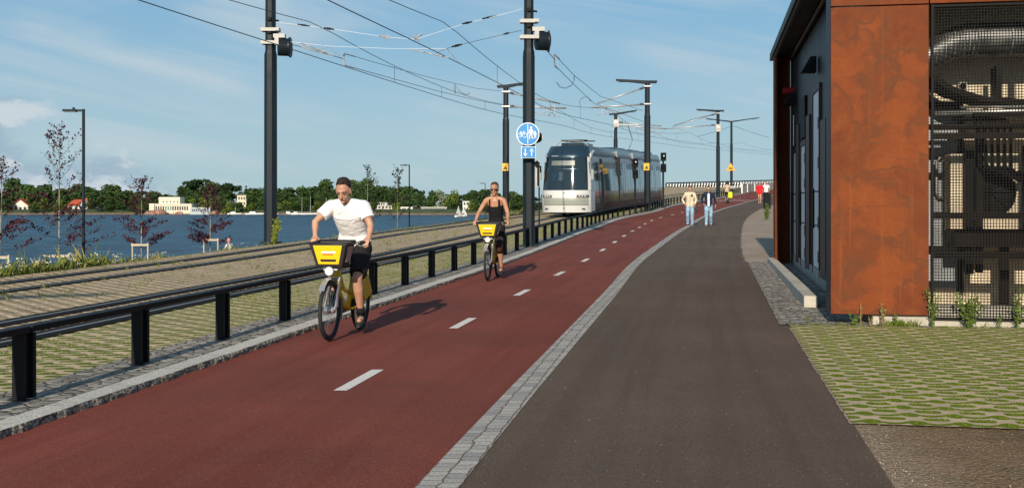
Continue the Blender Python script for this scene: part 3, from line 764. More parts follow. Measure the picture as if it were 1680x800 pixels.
# ------------------------------------------------------------------ building
BO = Vector((3.90, 13.42, 0)); BA = math.atan2(-.177, .984)   # local x along the front, local y back along the side wall
BZ = zp(14)
def fn_corten(t, b, tc):
    v = tc.outputs['Object']
    wv = t.mix(.9, v, t.noise(v, 1.1, 3, .6, col=True), 'ADD')
    n = t.noise(wv, 1.25, 5, .55, .5); f = t.noise(v, 26, 5, .7); m = t.noise(v, 3.5, 6, .65)
    c = t.mix(t.ramp(n, .32, .68), (.205, .047, .010), (.125, .028, .008))
    c = t.mix(t.math('MULTIPLY', t.ramp(m, .42, .68), .5), c, (.245, .062, .012))
    ring = t.math('ABSOLUTE', t.math('SUBTRACT', t.math('FRACT', t.math('MULTIPLY', n, 3.1)), .5))
    c = t.mix(t.math('MULTIPLY', t.ramp(ring, .20, .0), t.ramp(m, .35, .65, .25, .85)), c, (.10, .035, .014))
    x, y, z = t.sep(v)
    st = t.noise(t.comb(t.math('MULTIPLY', x, .5), y, t.math('MULTIPLY', z, 6)), 1.0, 5, .65, .6)
    c = t.mix(t.math('MULTIPLY', t.ramp(st, .56, .70), .35), c, (.12, .035, .012))
    drip = t.noise(t.comb(t.math('MULTIPLY', x, 14), y, t.math('MULTIPLY', z, .4)), 1.0, 3, .6)
    c = t.mix(t.math('MULTIPLY', t.ramp(drip, .55, .75), .22), c, (.34, .11, .025))
    c = t.mix(t.ramp(f, .35, .7), t.mix(.2, c, (.05, .015, .005)), c)
    t.put(b.inputs['Base Color'], c)
    t.put(b.inputs['Normal'], t.bump(t.math('ADD', f, m), .25, .004))
M_corten = material('corten_steel', (.33, .08, .02), .78, spec=.25, fn=fn_corten)
def fn_dclad(t, b, tc):
    v = tc.outputs['Object']; x, y, z = t.sep(v)
    n = t.noise(t.comb(t.math('MULTIPLY', x, 3), t.math('MULTIPLY', y, 3), t.math('MULTIPLY', z, .5)), 1.0, 5, .65)
    g = t.math('FRACT', t.math('MULTIPLY', y, 4.2)); gr = t.ramp(g, .04, .0)
    c = t.mix(t.ramp(n, .35, .7), (.016, .014, .014), (.045, .055, .062))
    t.put(b.inputs['Base Color'], t.mix(gr, c, (.008, .008, .008)))
    t.put(b.inputs['Normal'], t.bump(t.math('SUBTRACT', n, gr), .6, .01))
M_dclad = material('dark_steel_cladding', (.05, .05, .05), .5, 0, .2, fn=fn_dclad)
def fn_brown(t, b, tc):
    v = tc.outputs['Object']; x, y, z = t.sep(v)
    n = t.noise(t.comb(t.math('MULTIPLY', x, 8), t.math('MULTIPLY', y, 8), t.math('MULTIPLY', z, .8)), 1.0, 4, .6)
    t.put(b.inputs['Base Color'], t.mix(t.ramp(n, .3, .7), (.030, .016, .012), (.065, .035, .024)))
M_brown = material('dark_brown_steel', (.05, .03, .02), .55, fn=fn_brown)
def fn_conc(t, b, tc):
    v = tc.outputs['Object']; n = t.noise(v, 3, 5, .65); f = t.noise(v, 60, 3, .6)
    c = t.mix(t.ramp(n, .3, .7), (.36, .33, .28), (.50, .46, .40)); t.put(b.inputs['Base Color'], t.mix(t.ramp(f, .3, .6), t.mix(.25, c, (.15, .13, .1)), c))
    t.put(b.inputs['Normal'], t.bump(t.math('ADD', f, n), .3, .004))
M_conc = material('cast_concrete', (.45, .42, .37), .85, fn=fn_conc)
M_beige = material('beige_precast', (.74, .62, .46), .85, var=.10, vscale=2.5, bump=.2)
M_door = material('pale_grey_door', (.72, .75, .76), .45, var=.06)
M_gdoor = material('grey_blue_door', (.30, .33, .36), .5, var=.08)
M_dark = material('near_black_paint', (.005, .005, .006), .6, spec=.15)
M_brownmet = material('brown_black_beam', (.014, .010, .008), .6, spec=.12, var=.2)
M_glass = material('dark_glass', (.02, .03, .04), .06, spec=.9)
def fn_duct(t, b, tc):
    n = t.noise(tc.outputs['Object'], 5, 4, .6); t.put(b.inputs['Base Color'], t.mix(t.ramp(n, .3, .7), (.10, .105, .11), (.22, .22, .22)))
    t.put(b.inputs['Roughness'], t.ramp(n, .3, .7, .42, .6))
M_duct = material('zinc_duct', (.5, .5, .5), .3, .9, fn=fn_duct)
bld = thing('service_building', 'rusty orange steel service building with dark recessed side doors and a mesh cage in front', 'building', (BO.x, BO.y, BZ), BA)
LEN = 12.3; HT = 4.93-BZ
REC = .36
# corten front skin
def pan(x0, x1, z0, z1, y=0, th=.05, mat=M_corten, nm='corten_panel'):
    m = MB(); m.box(((x0+x1)/2, y+th/2, (z0+z1)/2), (x1-x0, th, z1-z0)); return obj(nm, m, mat, bld, bevel=.006)
pan(0.0, 1.14, .135, 3.875); pan(0.0, 1.14, 3.89, HT+.14); pan(1.155, 2.36, 3.89, HT+.14); pan(2.375, 3.6, 3.89, HT+.14); pan(3.615, 7.5, 3.89, HT+.14)
pan(4.85, 7.5, .135, 3.875)
# side return of the front frame and side fins
m = MB(); m.box((.02, .30, HT/2+.10), (.04, .50, HT-.08)); obj('corner_fin', m, M_dclad, bld)
m = MB(); m.box((.19, LEN-.03, (HT-.1)/2+.0), (.38, .06, HT+.1)); obj('end_fin', m, M_corten, bld)
m = MB(); m.box((.03, LEN-.35, (HT)/2), (.045, .60, HT)); obj('end_fin_return', m, M_corten, bld)
# side wall
wall_x = REC+.08
m = MB(); m.box((wall_x+.12, LEN/2+.2, HT/2+.1), (.2, LEN-.5, HT-.35)); obj('side_wall', m, M_dclad, bld)
m = MB(); m.box((wall_x+.09, LEN/2+.2, .165), (.22, LEN-.5, .33)); obj('side_plinth', m, M_conc, bld)
# front returns, back and roof
m = MB(); m.box((4.0, .30+LEN/2, HT+.05), (8.1, LEN+.55, .16)); obj('roof', m, M_dclad, bld)
m = MB()
for i in range(150): m.box((.035, .1+i*LEN/150, HT-.06), (.05, LEN/300, .05))
m.box((.02, LEN/2, HT+.03), (.05, LEN+.1, .19)); obj('eaves_trim', m, M_brown, bld)
m = MB(); m.tube((REC+.02, .4, HT-.10), (REC+.02, LEN-.2, HT-.10), .035, n=6); obj('gutter_rail', m, M_brown, bld)
m = MB(); m.box((4.2, LEN+.1, HT/2), (7.6, .2, HT-.1)); m.box((7.6, LEN/2, HT/2), (.2, LEN, HT-.1)); obj('rear_wall', m, M_brown, bld)
# doors, vents and windows in the side wall: (y0,y1,z0,z1)
def side(nm, y0, y1, z0, z1, mat, d=.0, parent=None, th=.05):
    m = MB(); m.box((wall_x+.02-d-th/2+.02, (y0+y1)/2, (z0+z1)/2), (th, y1-y0, z1-z0)); return obj(nm, m, mat, parent or bld, bevel=.004)
for y0, y1, z1, hz in ((5.9, 7.05, 3.48, (.55, 1.15, 2.2, 2.9)), (8.7, 9.75, 2.66, (.5, .95, 1.9, 2.4)), (11.05, 11.85, 2.62, ())):
    o = side('door', y0, y1, .34, z1, M_door)
    for z in hz: m = MB(); m.box((wall_x-.012, y0+.10, z), (.03, .16, .20)); obj('hinge', m, M_dark, o)
    m = MB(); m.tube((wall_x-.09, y0+.22, 1.05), (wall_x-.09, y0+.22, 1.75), .016, n=6); m.tube((wall_x-.09, y0+.22, 1.1), (wall_x, y0+.22, 1.1), .012, n=5); m.tube((wall_x-.09, y0+.22, 1.7), (wall_x, y0+.22, 1.7), .012, n=5); obj('handle', m, M_dark, o)
    m = MB()
    for yy in (y0-.05, y1+.05): m.box((wall_x-.0, yy, (z1+.3)/2), (.06, .08, z1-.3+.2))
    m.box((wall_x-.0, (y0+y1)/2, z1+.06), (.058, y1-y0+.2, .10)); obj('door_frame', m, M_brown, bld)
side('louvre', 8.7, 9.75, 2.82, 3.65, M_dark, .02); side('window', 11.05, 11.85, 2.8, 3.5, M_glass, .01)
side('window', 3.6, 4.35, 2.72, 3.66, M_door, .01); side('door', 3.3, 4.6, .34, 2.62, M_dark, .02)
for y0, y1 in ((2.5, 3.1), (4.75, 5.6), (7.75, 8.45), (10.3, 10.85)): side('cladding_fin', y0, y1, .22, 3.2 if y0 > 7 else 2.9, M_brown, .02, th=.05)
def wlamp(nm, y, z, red=False):
    o = thing('wall_lamp', nm, 'wall lamp', tuple((Matrix.Translation((BO.x, BO.y, BZ)) @ Matrix.Rotation(BA, 4, 'Z')) @ Vector((wall_x-.02, y, z))), BA)
    m = MB(); m.add([(0, -.16, .14), (0, .16, .14), (0, .16, -.14), (0, -.16, -.14), (-.10, -.10, .14), (-.10, .10, .14), (-.26, .14, -.14), (-.26, -.14, -.14)], [(0,1,2,3), (4,7,6,5), (0,4,5,1), (2,6,7,3), (1,5,6,2), (0,3,7,4)])
    obj('lamp_shade', m, M_dark, o)
    if red: m = MB(); m.tube((-.26, 0, .2), (0, 0, .2), .07, n=10); obj('beacon', m, material('red_lens', (.35, .02, .02), .3), o)
    return o
wlamp('black wedge-shaped wall lamp above the tall pale door of the corten building', 6.5, 3.98)
wlamp('black wall lamp with a red beacon near the far end of the building side wall', 11.4, 3.82, True)
# plinth under the front
m = MB(); m.box((4.1, .16, .08), (7.2, .18, .34)); obj('plinth', m, M_conc, bld)
# cage interior: beige wall, floor, roof
CD = 1.35
m = MB(); m.box((4.2, CD+.1, HT/2), (6.1, .16, HT-.1)); obj('inner_wall', m, M_beige, bld)
m = MB(); m.box((1.12, CD/2+.05, HT/2), (.06, CD-.05, HT-.15)); obj('cage_side_wall', m, M_brownmet, bld)
m = MB(); m.box((4.2, CD/2+.1, 4.4), (6.2, CD-.1, .1)); obj('ceiling', m, M_dark, bld)
m = MB(); m.box((4.2, CD/2+.2, .10), (6.2, CD-.25, .1)); obj('cage_floor', m, M_conc, bld)
# panel joints of inner wall
# mesh panels
def grate(x0, x1, z0, z1):
    m = MB(); p = .0345; y = .045
    n = int((x1-x0)/p)
    for i in range(n+1): m.box((x0+i*(x1-x0)/n, y, (z0+z1)/2), (.0062, .009, z1-z0))
    k = int((z1-z0)/p)
    for i in range(k+1): m.box(((x0+x1)/2, y+.004, z0+i*(z1-z0)/k), (x1-x0, .007, .0062))
    o = obj('mesh_panel', m, M_dark, bld, fix=False)
    m = MB()
    for x in (x0, x1): m.box((x, .04, (z0+z1)/2), (.03, .05, z1-z0+.04))
    for z in (z0, z1): m.box(((x0+x1)/2, .04, z), (x1-x0, .048, .025))
    obj('mesh_frame', m, M_dark, o)
grate(1.185, 2.375, .10, 3.86); grate(2.435, 3.60, .10, 3.86); grate(3.65, 4.8, .10, 3.86)
m = MB()
for x in (2.405, 3.625): m.box((x, .12, 1.98), (.05, .08, 3.8))
obj('cage_post', m, M_dark, bld)
m = MB()
for z, h in ((1.335, .08), (.86, .09), (2.30, .06)): m.box((3.0, .16, z), (3.6, .08, h))
obj('cage_rail', m, M_brownmet, bld)
m = MB(); m.box((1.54, CD-.02, 1.55), (.44, .06, 2.35)); gd = obj('door', m, M_gdoor, bld, bevel=.005)
m = MB(); m.box((1.78, CD-.03, 1.55), (.07, .10, 2.45)); m.box((1.54, CD-.03, 2.78), (.5, .1, .07)); obj('door_frame', m, M_dark, bld)
m = MB(); m.loft([(1.62, CD-.05, 1.55), (1.50, CD-.14, 1.56), (1.46, CD-.14, 1.62), (1.46, CD-.14, 2.02), (1.50, CD-.14, 2.08), (1.62, CD-.05, 2.09)], [.017]*6, n=6); obj('handle', m, M_steel, gd)
BM = Matrix.Translation((BO.x, BO.y, BZ)) @ Matrix.Rotation(BA, 4, 'Z')
def inb(nm, label, cat, loc): return thing(nm, label, cat, tuple(BM @ Vector(loc)), BA)
o = inb('ventilation_duct', 'shiny zinc ventilation duct with ribbed elbow hanging high behind the mesh', 'duct', (1.2, .70, 3.54))
m = MB(); pts = []; rad = []
for i in range(11):
    a = i/10; pts.append((-.02+a*.62, 0, -.25+.25*math.sin(a*math.pi/2))); rad.append(.17+.04*a)
m.loft(pts, rad, side=(0, 1, 0), n=20); obj('elbow', m, M_duct, o, smooth=True, autos=40)
m = MB(); m.tube((.60, 0, 0), (3.6, 0, 0), .215, n=24); obj('pipe', m, M_duct, o, smooth=True, autos=40)
for x in [.08+.055*i for i in range(10)]+[.62, 1.02, 1.75, 2.6]: m = MB(); m.torus((x, 0, -.25+.25*math.sin(min(1, max(0, (x+.02)/.62))*math.pi/2)), .175+.042*min(1, x/.62), .007, 'x', 24, 5); obj('rib', m, M_galv, o, smooth=True)
o = inb('duct_tray', 'dark curved tray under the zinc duct behind the mesh', 'tray', (1.2, .80, 2.75))
m = MB(); prof = [(.0, .42), (.05, .30), (.3, .12), (.65, .0), (1.1, -.05), (2.8, -.05), (2.8, .02), (1.1, .02), (.68, .06), (.34, .18), (.1, .34), (.05, .44)]; m.prism(prof, 'y', -.30, .35); obj('tray', m, M_brownmet, o)
m = MB()
for x in (.9, 2.3): m.box((x, 0, .2), (.06, .3, .5))
obj('bracket', m, M_dark, o)
def fanunit(x, z, label):
    o = inb('cooling_unit', label, 'cooling unit', (x, .98, z))
    m = MB(); m.box((0, 0, 0), (.94, .36, .98)); obj('casing', m, M_beige, o, bevel=.015)
    m = MB(); m.torus((0, -.19, 0), .30, .018, 'y', 36, 6)
    for k in range(1, 8): m.torus((0, -.195, 0), .035*k+.02, .0045, 'y', 30, 4)
    for k in range(8): m.tube((0, -.195, 0), (.30*math.cos(k*.785), -.195, .30*math.sin(k*.785)), .005, n=4)
    g = obj('fan_grille', m, M_dark, o)
    m = MB(); m.tube((0, -.183, 0), (0, -.181, 0), .29, n=36); obj('fan_recess', m, M_dark, o)
    m = MB()
    for k in range(4):
        a = k*1.57+.3; m.add([(0, -.186, 0), (.26*math.cos(a), -.188, .26*math.sin(a)), (.27*math.cos(a+.7), -.184, .27*math.sin(a+.7))], [(0, 1, 2)])
    obj('fan_blade', m, M_brownmet, o)
    return o
fanunit(2.02, 1.62, 'beige outdoor cooling unit with round fan behind the first mesh panel')
fanunit(3.35, 1.62, 'beige outdoor cooling unit with round fan behind the second mesh panel')
o = inb('equipment_frame', 'brown-black steel frame carrying the cooling units behind the mesh', 'steel frame', (1.75, .8, .15))
m = MB(); m.box((.95, 0, .90), (2.3, .5, .22)); obj('platform_beam', m, M_brownmet, o)
m = MB(); m.box((.0, -.1, 1.25), (.10, .08, 1.6)); obj('upright', m, M_dark, o)
m = MB(); m.box((.12, -.1, 1.35), (.08, .08, 1.75)); obj('upright', m, M_brownmet, o)
m = MB(); m.box((.66, -.2, 1.5), (.10, .06, 1.1)); obj('upright', m, M_brownmet, o)
m = MB(); m.box((.46, .1, .40), (.10, .1, .8)); m.box((1.7, .1, .40), (.10, .1, .8)); obj('support_leg', m, M_brownmet, o)
o = inb('cable_tray', 'dark cable tray with bundled hoses bending down behind the mesh', 'cable tray', (1.2, .55, 2.42))
m = MB(); m.box((1.4, 0, .02), (2.8, .3, .05)); m.box((1.5, -.1, .16), (1.9, .1, .05)); obj('tray', m, M_brownmet, o)
rr = random.Random(3)
for k in range(6):
    x = .62+.075*k; m = MB(); m.loft([(x-.3, 0, .12), (x-.05, -.02, .10), (x, -.03, -.02), (x+.01, -.03, -.40-.03*k), (x+.08, -.03, -.50-.03*k), (x+.35, -.03, -.50-.03*k)], [.022]*6, n=7); obj('hose', m, M_dark if k != 4 else M_brownmet, o, smooth=True)
m = MB(); m.tube((.1, -.05, .18), (1.9, -.05, .22), .03, n=8); m.tube((.4, -.1, .25), (1.5, -.1, .25), .018, n=8); obj('pipe', m, M_galv, o, smooth=True)
o = inb('junction_box', 'small white camera-like junction box on the beige wall behind the mesh', 'junction box', (1.80, CD-.05, 3.0))
m = MB(); m.box((0, 0, 0), (.11, .08, .14)); obj('box', m, M_lightgrey, o, bevel=.01); m = MB(); m.sph((0, -.06, .02), .04); obj('lens', m, M_dark, o, smooth=True); m = MB(); m.tube((0, 0, -.07), (0, 0, -.28), .012, n=6); obj('cable', m, M_dark, o)

# concrete kerb block and cobbles beside the building
def lb(x, y): q = BM @ Vector((x, y, 0)); return q.x, q.y
def bsheet(nm, quad, dz, mat, kind='structure'):
    # local-frame sheet following the ground
    mb = MB(); Xa = quad; n = 24; mb.uv = []
    for i in range(n+1):
        f = i/n
        a = Vector(Xa[0]).lerp(Vector(Xa[3]), f); b = Vector(Xa[1]).lerp(Vector(Xa[2]), f)
        for p in (a, b):
            wx, wy = lb(p.x, p.y); mb.v.append((p.x, p.y, zp(wy)-BZ+dz)); mb.uv.append((p.x, p.y))
    for i in range(n): mb.f.append((2*i, 2*i+1, 2*i+3, 2*i+2))
    o = obj(nm, mb, mat, fix=False); o.location = (BO.x, BO.y, BZ); o.rotation_euler = (0, 0, BA); o['kind'] = kind; return o
# edge of the path in building frame is close to x = -.55
bsheet('building_cobbles', [(-.62, -.10), (1.2, -.10), (1.2, LEN+.15), (-.58, LEN+.15)], .012, M_cobble)
m = MB(); za, zb_ = zp(15.5)-BZ, zp(25.5)-BZ
m.add([(-.15, 2.05, za-.1), (.04, 2.05, za-.1), (.04, LEN, zb_-.1), (-.13, LEN, zb_-.1), (-.15, 2.05, za+.17), (.04, 2.05, za+.17), (.04, LEN, zb_+.12), (-.13, LEN, zb_+.12)], [(3,2,1,0), (4,5,6,7), (0,1,5,4), (1,2,6,5), (2,3,7,6), (3,0,4,7)])
o = obj('concrete_kerb_block', m, M_conc, bevel=.012); o.location = (BO.x, BO.y, BZ); o.rotation_euler = (0, 0, BA)
tag(o, 'long pale concrete kerb block lying beside the dark doors of the corten building', 'kerb block')
# grass paver yard in front
YD = 6.1
yard = bsheet('grass_paver_yard', [(-.50, -YD), (8.0, -YD), (8.0, .085), (-.50, .085)], .010, M_pav_yard)
# the path edge is ragged: loose gravel between asphalt and pavers
def rag(nm, fa, fb, y0, y1, dz, mat, seed, amp):
    rr = random.Random(seed); mb = MB(); mb.uv = []; y = y0; k = 0
    while y < y1:
        a = fa(y)+rr.uniform(-amp, amp)*.6; b = fb(y)+rr.uniform(-amp, amp)
        mb.v += [(a, y, zp(y)+dz), (b, y, zp(y)+dz)]; mb.uv += [(a, y), (b, y)]; y += .05; k += 1
    for i in range(k-1): mb.f.append((2*i, 2*i+1, 2*i+3, 2*i+2))
    return structure(obj(nm, mb, mat, fix=False))
rag('gravel_edge', off(PR, -.03), off(PR, .06), 7.5, 13.2, .006, M_gravel, 2, .018)
g_ = herm([(25.7, .62), (30, .9), (42, 1.4), (60, 1.2), (90, 1)])
rag('gravel_shoulder', off(PR, -.12), lambda y: PR(y)+g_(y)+2.5, 25.75, 90, .008, M_gravel, 3, .10)
# ------------------------------------------------------------------ masts
M_yel = material('yellow_sign_and_reflection', (.80, .42, .015), .5); M_blk = material('sign_black', (.015, .015, .015), .5)
M_blue = material('sign_blue', (.02, .22, .55), .35); M_white = material('sign_white', (.82, .82, .82), .4); M_orange = material('warning_orange', (.85, .30, .02), .5)
M_redp = material('red_paint', (.5, .03, .02), .5)
def octo(m, z0, z1, r, r2=None): m.loft([(0, 0, z0), (0, 0, z1)], [r*1.04, (r if r2 is None else r2)*1.04], side=(math.cos(R(22.5)), math.sin(R(22.5)), 0), n=8)
def mast(label, x, y, h, collar, r, arms, ang=0, fit=(), group='catenary masts beside the tram tracks', z=None, name='catenary_mast', cat='mast', drum=None):
    zb = zp(y)+LZ if z is None else z
    t = thing(name, label, cat, (x, y, zb), ang, group)
    m = MB(); octo(m, -.5, collar, r, r*.95); m.loft([(0, 0, collar-.03), (0, 0, collar+.12)], [r*1.0, r*.82], side=(math.cos(R(22.5)), math.sin(R(22.5)), 0), n=8); octo(m, collar+.1, h, r*.80, r*.78)
    m.box((r*.88, 0, (collar)/2), (.03, .04, collar-.2)); m.box((-r*.88, 0, collar/2), (.03, .04, collar-.2)); obj('pole', m, M_mast, t)
    m = MB(); m.box((0, 0, .02), (r*3.0, r*3.0, .05)); obj('base_plate', m, M_mast, t, bevel=.01)
    for (L, dz, th) in arms:   # arm along local x
        m = MB(); sg = 1 if L > 0 else -1; A = abs(L)
        vs = []
        for q, hh, ww in ((0, th, .26), (A, th*.5, .20)):
            for yy in (-ww/2, ww/2):
                for zz in (h+dz*q/A+.02, h+dz*q/A+.02-hh): vs.append((sg*q, yy, zz))
        m.add(vs, [(0,1,3,2), (4,6,7,5), (0,2,6,4), (1,5,7,3), (0,4,5,1), (2,3,7,6)])
        m.box((sg*A*.78, 0, h+dz*.78-th*.62), (A*.3, .17, .025)); obj('lamp_arm', m, M_mast, t)
    for zf in fit:
        m = MB(); m.box((0, -.005, zf), (r*2.7, r*2.1, .07)); m.box((r*1.25, -.12, zf), (.12, .3, .09)); m.box((-r*1.25, -.06, zf), (.08, .12, .07)); m.box((0, -r*1.12, zf), (r*2.6, .02, .10)); obj('mounting_band', m, M_lightgrey, t)
        m = MB(); m.box((0, -r*.9, zf+.32), (r*.6, .1, .10)); m.tube((r*.7, -.05, zf+.30), (r*1.35, -.05, zf+.28), .03, n=6); obj('clamp', m, M_dark, t)
    if drum:
        zf, sx = drum; m = MB(); m.tube((sx*(r+.05), -.10, zf), (sx*(r+.38), .0, zf), .27, n=24); m.tube((sx*(r+.38), 0, zf), (sx*(r+.42), 0, zf), .31, n=24); obj('tension_wheel', m, M_mast, t)
        m = MB(); m.box((sx*(r+.10), -.1, zf+.33), (.35, .2, .12)); m.box((sx*(r+.05), -.26, zf+.15), (.12, .1, .22)); obj('wheel_bracket', m, M_lightgrey, t)
    return t
def mz(py, y): return EYE+(HY-py)/F*y
def mx(px, y): return (px-CX)/F*y
yA, yB, yC, yD, yE, yF_ = 33.5, 31.5, 61.0, 70.0, 100.0, 112.0
def hgt(py, y): return mz(py, y)-zp(y)-LZ
mast('big near dark mast at the edge of the water-side paving, with a round tension wheel', mx(444, yA), yA, 7.75, 5.75, .195, ((-.62, .06, .2), (.72, .22, .2)), 0, (hgt(50, yA), hgt(71, yA)), drum=(hgt(78, yA), 1))
mast('big dark mast in the railing line carrying the round blue cycle and pedestrian sign', mx(867.5, yB), yB, 8.6, hgt(86, yB), .178, ((-1.0, .1, .2), (1.3, .2, .2)), 0, (hgt(36, yB), hgt(62, yB)), drum=(hgt(68, yB), 1))
mast('mid-distance dark mast with a yellow sign, left of the blue-signed mast', mx(830, yC), yC, hgt(140, yC), hgt(196, yC), .19, ((-.5, -.02, .2), (1.0, .14, .2)), 0, ())
mast('dark mast with T-shaped lamp arm and yellow sign standing in front of the tram', mx(1062, yD), yD, hgt(133, yD), hgt(190, yD), .205, ((-2.0, .10, .22), (.62, 0, .22)), 0, ())
mast('dark mast with tilted lamp arm rising behind the tram roof', mx(1010, yE), yE, hgt(186, yE), hgt(228, yE), .19, ((-.6, -.05, .2), (1.95, .3, .2)), 0, ())
mast('dark T-topped mast right of the tram, nearer the railing, left of the triangular sign', mx(1178, yF_), yF_, hgt(181, yF_), hgt(240, yF_), .20, ((-2.2, .12, .22), (.62, 0, .22)), 0, ())
yG = 122
t = mast('slim dark lamp post with a V-shaped double arm carrying the orange triangular warning sign', mx(1200, yG), yG, hgt(199, yG), 5.6, .15, ((-2.85, .32, .14), (3.1, .42, .14)), 0, (), name='double_arm_lamp', cat='lamp post', group='lamp posts')
m = MB(); m.sph((0, 0, 0), .01)
# junction boxes on masts
for px, py, y, lb in ((1010, 187+16, yE, 'pale equipment box clamped to the mast behind the tram'), (1177, 211, yF_, 'pale equipment box clamped to the mast right of the tram')):
    t = thing('line_switch_box', lb, 'switch box', (mx(px, y), y-.28, mz(py, y)))
    m = MB(); m.box((0, 0, 0), (.55, .3, .72)); obj('casing', m, M_lightgrey, t, bevel=.03); m = MB(); m.box((0, -.17, .1), (.3, .05, .3)); m.tube((-.2, 0, -.36), (-.2, 0, -.6), .04, n=6); m.tube((.2, 0, .36), (.2, 0, .55), .04, n=6); obj('terminal', m, M_galv, t)
# bracket arms
def bracket(label, x, y, z0, z1, x1, y1, zt, second=True):
    t = thing('cantilever_bracket', label, 'bracket arm', (x, y, 0), 0, 'tubular cantilever arms on the masts')
    m = MB(); m.tube((0, 0, z0), (x1, y1, zt), .045, n=8); obj('stay_tube', m, M_galv, t, smooth=True)
    m = MB(); m.tube((0, 0, z1), (x1*1.12, y1, zt-.25), .05, n=8); obj('main_tube', m, M_galv, t, smooth=True)
    m = MB(); m.tube((x1*.7, y1*.7, zt-.5), (x1*1.0, y1, zt-.15), .025, n=6); m.tube((x1*.45, y1*.5, z1-.30), (x1*1.0, y1, zt-.75), .02, n=6); m.tube((x1*.9, y1, zt-.1), (x1*.9, y1, zt-.62), .02, n=6); obj('registration_arm', m, M_galv, t)
    for q, zz in ((.08, z0), (.08, z1)):
        m = MB()
        for k in range(4): m.tube((x1*(q+.02*k), 0, zz+(zt-zz)*(q+.02*k)), (x1*(q+.02*k+.008), 0, zz+(zt-zz)*(q+.02*k+.008)), .085, n=10)
        obj('insulator', m, M_brownmet, t)
    for zq in (z0, z1): m = MB(); m.box((0, 0, zq), (.47, .46, .08)); obj('mast_clamp', m, M_galv, t)
bracket('tubular bracket arm reaching left from the T-topped mast in front of the tram', mx(1062, yD), yD, mz(142, yD), mz(171, yD), -3.2, 0, mz(170, yD))
bracket('tubular bracket arm reaching right from the mid-distance mast with the yellow sign', mx(830, yC), yC, mz(151, yC), mz(175, yC), 3.0, 0, mz(170, yC))
bracket('thin bracket arm reaching left from the T-topped mast right of the tram', mx(1178, yF_), yF_, mz(186, yF_), mz(205, yF_), -4.6, 0, mz(207, yF_))
bracket('thin bracket arm reaching right from the mast behind the tram roof', mx(1010, yE), yE, mz(200, yE), mz(206, yE), 4.2, 0, mz(207, yE))

# ------------------------------------------------------------------ wires
def wire(label, pts, r=.010, mat=None, name='overhead_wire', cat='wire', group=None, n=5):
    m = MB(); m.loft(pts, [r]*len(pts), side=None, n=n); return tag(obj(name, m, mat or M_wire), label, cat, group)
def follow(c, zfun, y0, y1, st=2.0):
    out = []; y = y0
    while y < y1: out.append((c(y), y, zfun(y))); y += st
    out.append((c(y1), y1, zfun(y1))); return out
sup = [-8, 32.5, 70, 110, 150, 190]
def cont(y): return zp(y)+LZ+5.55
def mess(y):
    for a, b in zip(sup, sup[1:]):
        if a <= y <= b: u = (y-a)/(b-a); return zp(y)+LZ+6.55-2.6*u*(1-u)*.9
    return zp(y)+6.5
wire('lower contact wire above the tram track nearest the railing', follow(NEAR, cont, 8, 190), .013)
wire('upper carrying wire above the tram track nearest the railing', follow(NEAR, mess, 8, 190), .011)
wire('lower contact wire above the water-side tram track', follow(FARC, cont, 8, 190), .013)
wire('upper carrying wire above the water-side tram track', follow(FARC, mess, 8, 190), .011)
for c, nm in ((NEAR, 'railing-side'), (FARC, 'water-side')):
    for y in (40.5, 47, 55, 63, 77, 85, 93, 103, 118, 126):
        tag(obj('dropper_wire', MB().tube((c(y), y, cont(y)), (c(y), y, mess(y)), .007, n=4), M_wire), 'thin vertical dropper wire between the upper and lower wires of the %s track' % nm, 'wire', 'dropper wires of the %s track' % nm)
def PX(px, py, y): return Vector((mx(px, y), y, mz(py, y)))
# cross spans between the two near masts
def span(label, pts, mat=M_wirelight, ins=()):
    t = thing('span_wire', label, 'wire', (0, 0, 0))
    obj('cable', MB().loft(pts, [.007]*len(pts), n=5), mat, t)
    for a, b, r in ins:
        p = Vector(pts[0]); m = MB(); m.tube(a, b, r, n=7); m.tube(Vector(a).lerp(Vector(b), .3), Vector(a).lerp(Vector(b), .7), r*1.5, n=7); obj('insulator', m, M_brownmet, t)
    return t
ya = 33.0
span('upper pale span wire from the big near mast to the clamps over the tracks', [PX(455, 37, 33.4), PX(540, 47, ya), PX(632, 61, ya), PX(684, 65, 32.6)], ins=((PX(488, 40, ya), PX(508, 43, ya), .018), (PX(531, 46, ya), PX(548, 48.5, ya), .022)))
span('upper pale span wire with insulators from the blue-signed mast down to the track clamp', [PX(684, 64, 32.6), PX(760, 40, 32.2), PX(840, 20, 31.8), PX(857, 15, 31.6)], ins=((PX(758, 39.5, 32), PX(775, 36, 32), .022), (PX(791, 31, 32), PX(815, 26, 32), .018)))
span('lower pale span wire across both tracks between the two near masts', [PX(470, 68, 33.4), PX(540, 76, ya), PX(640, 80, 33), PX(733, 80, 32.5)])
span('lower dark span wire from the blue-signed mast to the railing-side track', [PX(733, 80, 32.4), PX(745, 76, 32.3), PX(800, 63, 32), PX(856, 50, 31.6)], mat=M_wire, ins=((PX(741, 77, 32.2), PX(758, 73, 32.2), .025), (PX(826, 56.5, 32), PX(836, 54, 32), .02)))
